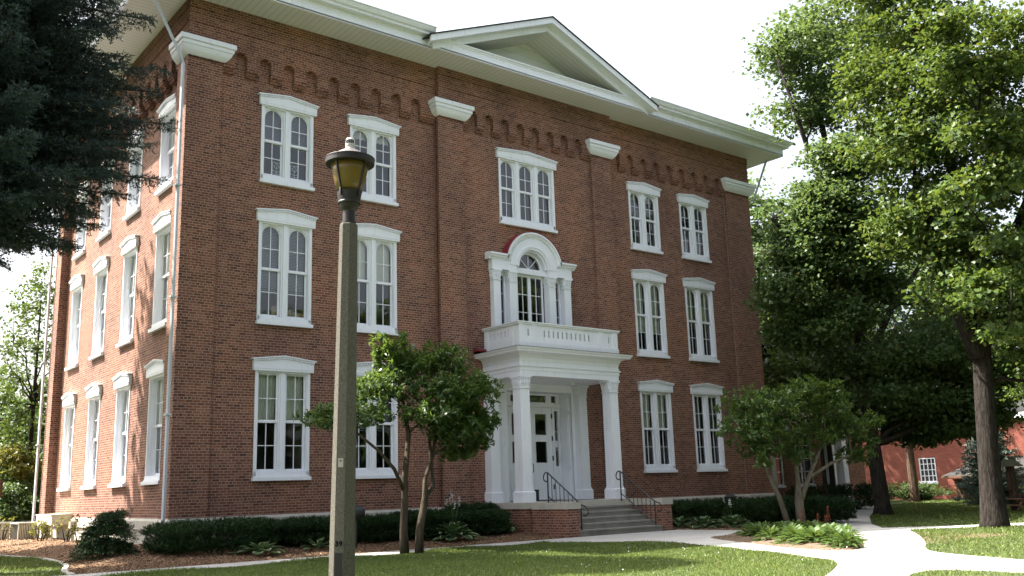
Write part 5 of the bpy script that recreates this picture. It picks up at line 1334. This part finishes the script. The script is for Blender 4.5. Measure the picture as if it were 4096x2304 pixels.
# --- yew hedge and other shrubs
def yew(label, x, y, rx, ry, h, n, z0=None, mat='yew_leaf', name='yew_shrub', rz=0.0, group='clipped yews along the front wall', hollow=0.25, L=(0.07, 0.13), wd=0.22):
    z0 = GZ if z0 is None else z0
    e = empty(name, (x, y, z0), label, 'shrub', group)
    m = MB()
    for k in range(9):
        a = k * 2.4; r_ = 0.75 * (0.4 + 0.6 * ((k * 7) % 9) / 9)
        m.tube([(0.1 * math.cos(a) * rx, 0.1 * math.sin(a) * ry, -0.05), (0.55 * r_ * rx * math.cos(a), 0.55 * r_ * ry * math.sin(a), h * 0.35), (r_ * rx * math.cos(a), r_ * ry * math.sin(a), h * 0.75)], [0.03, 0.022, 0.01], 5)
    m.build('stems', M['bark_dark'], e)
    k = 14; q = n // k
    th = RNG.uniform(0, 2 * np.pi, q); v = RNG.uniform(-0.78, 1, q); rr = RNG.random(q) ** 0.28
    sq = (np.abs(np.cos(th)) ** 3.2 + np.abs(np.sin(th)) ** 3.2) ** (-1 / 3.2)         # clipped, boxy plan
    prof = np.where(v > 0, (1 - np.abs(v) ** 4) ** 0.25 * 0.98 + 0.02, 1 - 0.30 * np.abs(v) ** 2)
    lump = 1 + 0.07 * np.sin(th * 5 + x) + 0.05 * np.sin(v * 7 + y)
    C = np.stack([rx * sq * prof * rr * lump * np.cos(th), ry * sq * prof * rr * lump * np.sin(th), h * (0.5 + 0.5 * np.sign(v) * np.abs(v) ** 0.8 * np.where(v > 0, rr, 1) * 0.98)], 1)
    O = unit(C - np.array([0, 0, h * 0.4])); A = unit(O + np.array([0, 0, 0.7]) + RNG.normal(size=C.shape) * 0.4)
    P = np.repeat(C, k, 0) + np.repeat(A, k, 0) * (np.tile(np.arange(k) / k, q)[:, None]) * 0.13
    D = unit(np.repeat(A, k, 0) + rand_unit(q * k) * 1.0)
    Ln = RNG.uniform(*L, q * k) * 0.62
    V, F = leaf_cards(P, D, rand_unit(q * k), Ln, Ln * wd, 0.05, 0.1)
    fast_mesh('foliage', V, F, M[mat], e)
    e.rotation_euler = (0, 0, rz)
    return e
for (x, y, rx, ry, h, lab) in ((0.1, -1.75, 1.58, 0.85, 0.76, 'long clipped yew filling the bed nearest the hall corner'), (2.7, -1.75, 0.82, 0.75, 0.68, 'clipped yew with bare stems below, left of the lamp post'),
                               (4.6, -1.75, 0.76, 0.75, 0.64, 'clipped yew just behind the concrete lamp post'), (6.15, -1.9, 0.80, 0.8, 0.74, 'rounded yew behind the magnolia stems'),
                               (8.2, -1.95, 0.86, 0.75, 0.66, 'rounded yew between the hosta clump and the porch landing'), (8.65, -0.95, 0.85, 0.6, 0.86, 'taller yew against the wall beside the porch landing')):
    yew(lab, x, y, rx, ry, h, 46000, GZ + 0.12, L=(0.09, 0.15))
for (x, y, rx, ry, h, lab) in ((15.6, -2.3, 1.2, 0.9, 0.80, 'yew directly right of the brick cheek wall'), (17.6, -2.6, 1.2, 0.9, 0.80, 'second yew right of the steps, below the floodlight'), (19.4, -3.0, 1.2, 1.0, 0.80, 'yew behind the three stemmed magnolia'),
                               (18.2, -4.6, 1.1, 1.0, 0.80, 'yew at the middle of the wide clipped hedge'), (19.2, -6.2, 1.2, 1.0, 0.80, 'yew at the right end of the clipped hedge by the path'), (21.5, -3.6, 1.4, 1.0, 0.80, 'yew near the right corner of the hall')):
    yew(lab, x, y, rx, ry, h, 26000, GZ, L=(0.11, 0.18), group='clipped yews right of the steps')
yew('low clipped hedge in front of the annex windows, left half', 28.9, 0.4, 1.7, 0.8, 1.15, 11000, group='hedge before the annex', L=(0.12, 0.2)); yew('low clipped hedge in front of the annex windows, right half', 32.0, 0.4, 1.6, 0.8, 1.15, 11000, group='hedge before the annex', L=(0.12, 0.2))
# hemlock with drooping sprays at the corner
e = empty('hemlock_shrub', (-2.3, -0.8, GZ), 'drooping dark hemlock shrub in the mulch at the hall corner', 'shrub')
m = MB(); m.tube([(0, 0, -0.05), (0.05, 0, 0.5), (0.1, 0.05, 1.0), (0.32, 0.1, 1.3)], [0.05, 0.04, 0.025, 0.01], 7)
TP, TD = [], []
for k in range(120):
    z = random.uniform(0.25, 1.2); a = random.uniform(0, 2 * math.pi); L_ = (1.0 - 0.68 * (z / 1.25) ** 1.2) * random.uniform(0.6, 1.1)
    d = Vector((math.cos(a), math.sin(a), 0)); pts = [Vector((0.08 * z, 0, z)) + d * L_ * t + Vector((0, 0, 0.22 * t - 0.62 * t * t)) * L_ for t in (0, .25, .5, .75, 1)]
    m.tube(pts, [0.012, 0.01, 0.008, 0.006, 0.003], 4, False)
    for q in range(34):
        t = random.uniform(0.15, 1) * 3.999; j = int(t); p = pts[j].lerp(pts[j + 1], t - j); s = Vector((-d.y, d.x, 0)) * random.choice((-1, 1))
        dd = (d * 0.7 + s + Vector((0, 0, random.uniform(-0.5, 0.1)))).normalized(); TP.append(p + dd * random.uniform(0, 0.16)); TD.append(dd)
for q in range(260):
    t = random.random(); TP.append(Vector((0.10 + 0.32 * t, 0.05, 1.0 + 0.36 * t - 0.12 * t * t)) + Vector((random.gauss(0, .09), random.gauss(0, .09), random.gauss(0, .04)))); TD.append(Vector((random.gauss(0.4, .6), random.gauss(0, .6), -0.4)))
m.build('stems', M['bark_dark'], e)
P = np.array([tuple(p) for p in TP]); D = unit(np.array([tuple(p) for p in TD])); k = 6; n = len(P)
PP = np.repeat(P, k, 0) + np.repeat(D, k, 0) * (np.tile(np.arange(k) / k, n)[:, None]) * 0.12
V, F = leaf_cards(PP, unit(np.repeat(D, k, 0) + rand_unit(n * k) * 0.8), unit(rand_unit(n * k) + [0, 0, 1]), RNG.uniform(0.04, 0.075, n * k), np.full(n * k, 0.018), 0.05)
fast_mesh('foliage', V, F, M['yew_leaf'], e)

# yellow green bushes by the side wall
for i, (x, y, h, r_, lab) in enumerate(((-1.9, 13.6, 1.15, 0.5, 'thin golden azalea on bare stems before the small air conditioner'), (-1.35, 10.2, 0.95, 0.42, 'bright yellow green bush before the large air conditioner'), (-1.0, 8.2, 1.15, 0.55, 'rusty tipped bush against the side wall base'), (-1.6, 4.2, 1.15, 0.5, 'sparse reddish twiggy bush behind the hemlock'))):
    leafy_tree('azalea_bush', lab, 'bush', (x, y, GZ), [[(x, y, GZ, 0.03), (x + 0.05, y, GZ + h * 0.5, 0.02)], [(x, y, GZ, 0.025), (x - 0.15, y + 0.05, GZ + h * 0.6, 0.012)], [(x, y, GZ, 0.025), (x + 0.2, y - 0.05, GZ + h * 0.65, 0.012)]],
        shell_blobs((x, y, GZ + h * 0.58), r_ * 0.8, r_ * 0.8, h * 0.38, 7, (5, 14, 9, 4)[i], 0.5, 30 + i, -0.5), (0.05, 0.085, 0.42), 10, 0.07, M['gold_leaf'], M['bark'], 'azaleas by the side wall', whorl=True, nbr=3)

# hostas
def hosta(label, x, y, r_, h, nl, mat='hosta_leaf', var=False, flowers=0, z0=None, group='hostas in the beds', name='hosta_plant', lw=0.42):
    z0 = GZ + 0.02 if z0 is None else z0
    e = empty(name, (x, y, z0), label, 'plant', group)
    vs, fs, ve, fe = [], [], [], []
    for k in range(nl):
        a = k * 2.39996 + random.uniform(-.2, .2); t = (k + 0.5) / nl; el = R(78 - 62 * t); L_ = r_ * (0.75 + 0.4 * t) * random.uniform(0.85, 1.12); w_ = L_ * lw * random.uniform(0.85, 1.1)
        d = Vector((math.cos(a), math.sin(a), 0)); s = Vector((-d.y, d.x, 0)); p0 = d * 0.04 * r_
        rows = []
        for q, (f, ww) in enumerate(((0.0, 0.06), (0.38, 0.10), (0.5, 0.72), (0.68, 1.0), (0.86, 0.66), (1.0, 0.03))):
            hh = h * (math.sin(el) * f * 1.25 - 0.62 * f ** 2.6 * (0.45 + 0.55 * t)); o = L_ * (math.cos(el) * f + 0.25 * f * f)
            c = p0 + d * o + Vector((0, 0, max(hh, 0.02)))
            rows.append((c - s * w_ * ww * 0.5 + Vector((0, 0, 0.10 * w_ * ww)), c, c + s * w_ * ww * 0.5 + Vector((0, 0, 0.10 * w_ * ww))))
        b = len(vs)
        for rw in rows: vs += rw
        for q in range(5):
            for c_ in (0, 1): fs.append((b + q * 3 + c_, b + q * 3 + c_ + 1, b + q * 3 + c_ + 4, b + q * 3 + c_ + 3))
        if var:
            b2 = len(ve)
            for rw in rows: 
                up_ = Vector((0, 0, 0.004)); ve += [rw[0] + up_, rw[0].lerp(rw[1], 0.30) + up_, rw[2].lerp(rw[1], 0.30) + up_, rw[2] + up_]
            for q in range(1, 5): fe += [(b2 + q * 4, b2 + q * 4 + 1, b2 + q * 4 + 5, b2 + q * 4 + 4), (b2 + q * 4 + 2, b2 + q * 4 + 3, b2 + q * 4 + 7, b2 + q * 4 + 6)]
    lf = fast_mesh('leaves', [tuple(v) for v in vs], fs, M[mat], e, smooth=True)
    if var: fast_mesh('pale_margins', [tuple(v) for v in ve], fe, M['hosta_edge'], e, smooth=True)
    if flowers:
        m = MB(); FP = []
        for k in range(flowers):
            a = random.uniform(0, 6.28); tip = Vector((0.3 * r_ * math.cos(a), 0.3 * r_ * math.sin(a), h * random.uniform(1.9, 2.5))); m.tube([(0, 0, 0), tip * 0.6, tip], 0.006, 4); FP += [tip - Vector((0, 0, 0.03 * q)) + Vector((random.gauss(0, .012), random.gauss(0, .012), 0)) for q in range(7)]
        m.build('flower_stalk', M['hosta_leaf'], e); P = np.array([tuple(p) for p in FP]); P = np.repeat(P, 3, 0)
        V, F = leaf_cards(P, rand_unit(len(P)), rand_unit(len(P)), np.full(len(P), 0.05), np.full(len(P), 0.025)); fast_mesh('flowers', V, F, M['white_flower'], e)
    return e
hosta('variegated hosta below the gap between the first two yews', 0.75, -3.05, 0.62, 0.30, 24, 'hosta_var', True, 0, GZ + 0.1)
hosta('small variegated hosta left of the concrete lamp post', 2.35, -2.95, 0.48, 0.30, 14, 'hosta_var', True, 0, GZ + 0.1)
hosta('large variegated hosta with flower stalks between the round yews', 6.55, -2.95, 0.66, 0.55, 44, 'hosta_var', True, 7, GZ + 0.1)
hosta('variegated hosta tucked behind the round yew by the landing', 8.95, -2.05, 0.55, 0.50, 30, 'hosta_var', True, 0, GZ + 0.2)
for i, (x, y, r_, n_) in enumerate(((14.95, -3.9, 0.5, 20), (15.3, -4.6, 0.62, 30), (15.9, -5.3, 0.68, 36))):
    hosta(('low hosta at the foot of the right cheek wall', 'middle hosta of the three in front of the right hedge', 'largest variegated hosta in front of the right hedge')[i], x, y, r_, 0.42, n_, 'hosta_var', True, (0, 0, 3)[i])
isl = [(9.35, -13.55, .46), (9.7, -12.7, .6), (10.1, -12.95, .58), (10.35, -12.2, .62), (10.75, -12.5, .6), (10.0, -12.0, .55), (11.1, -11.9, .6), (11.4, -12.3, .55), (10.9, -11.3, .58), (11.9, -11.6, .55), (10.35, -11.0, .42), (11.6, -10.6, .5), (9.0, -13.95, .36)]
for i, (x, y, r_) in enumerate(isl):
    hosta('sunlit yellow green hosta in the island bed beside the pale path', x, y, r_, 0.40, 52, 'hosta_leaf', lw=0.27)
sh = [(11.6, -9.6, .55), (12.2, -9.1, .6), (12.7, -9.6, .6), (12.3, -10.1, .55), (13.2, -9.3, .58), (13.6, -9.9, .55), (11.3, -10.0, .5), (13.0, -10.4, .55), (12.9, -8.8, .5), (13.9, -9.2, .5)]
for i, (x, y, r_) in enumerate(sh):
    hosta('shaded dark green hosta in the narrow end of the island bed', x, y, r_, 0.38, 46, 'hosta_leaf', lw=0.29, group='shaded hostas in the island bed')
# red astilbe plumes
for i, (x, y, h) in enumerate(((13.0, -10.05, 0.62), (13.5, -10.2, 0.5), (13.75, -10.35, 0.68), (14.0, -10.1, 0.45))):
    e = empty('astilbe_plant', (x, y, GZ + 0.02), ('red astilbe plume at the left of the hosta bed group', 'short red astilbe plume in the middle of its group', 'tallest red astilbe plume before the magnolia stems', 'faded small astilbe plume beside the magnolia stem')[i], 'flower', 'red astilbes in the island bed')
    m = MB(); m.tube([(0, 0, 0), (0.02, 0, h)], 0.006, 4); m.build('stalk', M['bark_red'], e)
    n = 90; t = RNG.random(n) ** 0.7; a = RNG.uniform(0, 6.28, n); rr = 0.055 * (1 - t) * RNG.random(n) + 0.008
    P = np.column_stack([0.02 + rr * np.cos(a), rr * np.sin(a), h * (0.48 + 0.54 * t)]); V, F = leaf_cards(P, unit(np.column_stack([np.cos(a), np.sin(a), np.full(n, 0.8)])), rand_unit(n), np.full(n, 0.032), np.full(n, 0.012)); fast_mesh('plume', V, F, M['red_flower'], e)
    P = np.tile([0, 0, 0.05], (60, 1)) + RNG.normal(size=(60, 3)) * [.1, .1, .05]; V, F = leaf_cards(P, unit(rand_unit(60) + [0, 0, .5]), rand_unit(60), np.full(60, 0.12), np.full(60, 0.05)); fast_mesh('leaves', V, F, M['hosta_leaf'], e)
# flower bed and twiggy shrubs before the orange building
for i, (x, y, h, r_) in enumerate(((45.5, 7.4, 1.1, 1.1), (46.2, 5.0, 1.1, 1.2), (44.8, 9.6, 1.2, 1.2), (46.6, 5.6, 0.8, 0.7), (46.5, -2.2, 1.0, 1.0), (42.6, 8.2, 0.9, 0.9), (47.0, -9.0, 1.1, 1.6), (47.2, -12.5, 1.2, 1.8))):
    leafy_tree('border_shrub', ('flowering shrub at the foot of the orange brick wall, left of the conifer', 'flowering shrub right of the conifer trunk by the orange wall', 'flowering shrub near the annex side of the orange wall', 'small shrub just left of the dark porch', 'dark shrub right of the dark porch behind the silvery spruce', 'low shrub in the far border nearest the annex', 'green shrub at the right edge before the orange wall', 'last green shrub at the far right of the orange wall')[i], 'shrub', (x, y, GZ), [[(x, y, GZ, 0.05), (x, y, GZ + h * 0.5, 0.03)]], shell_blobs((x, y, GZ + h * 0.5), r_, r_, h * 0.5, 7, 22, 0.55, 50 + i, -0.6), (0.10, 0.18, 0.5), 18, 0.2, M['shade_leaf'], M['bark'], 'shrubs before the orange brick building', nbr=1)
for i, (x, y) in enumerate(((40.5, 8.0), (41.6, 9.2))):
    leafy_tree('tall_shrub', ('many stemmed tall shrub between the annex and the slim dark trunk', 'second many stemmed shrub behind the first')[i], 'shrub', (x, y, GZ), [[(x, y, GZ, 0.05), (x + 0.9 * math.cos(k * 1.1), y + 0.9 * math.sin(k * 1.1), 1.5, 0.035), (x + 1.5 * math.cos(k * 1.1), y + 1.5 * math.sin(k * 1.1), 3.0, 0.02)] for k in range(6)], shell_blobs((x, y, 3.2), 1.9, 1.9, 1.9, 9, 34, 0.5, 70 + i, -0.5), (0.14, 0.22, 0.8), 22, 0.3, M['light_leaf'], M['bark'], nbr=2)
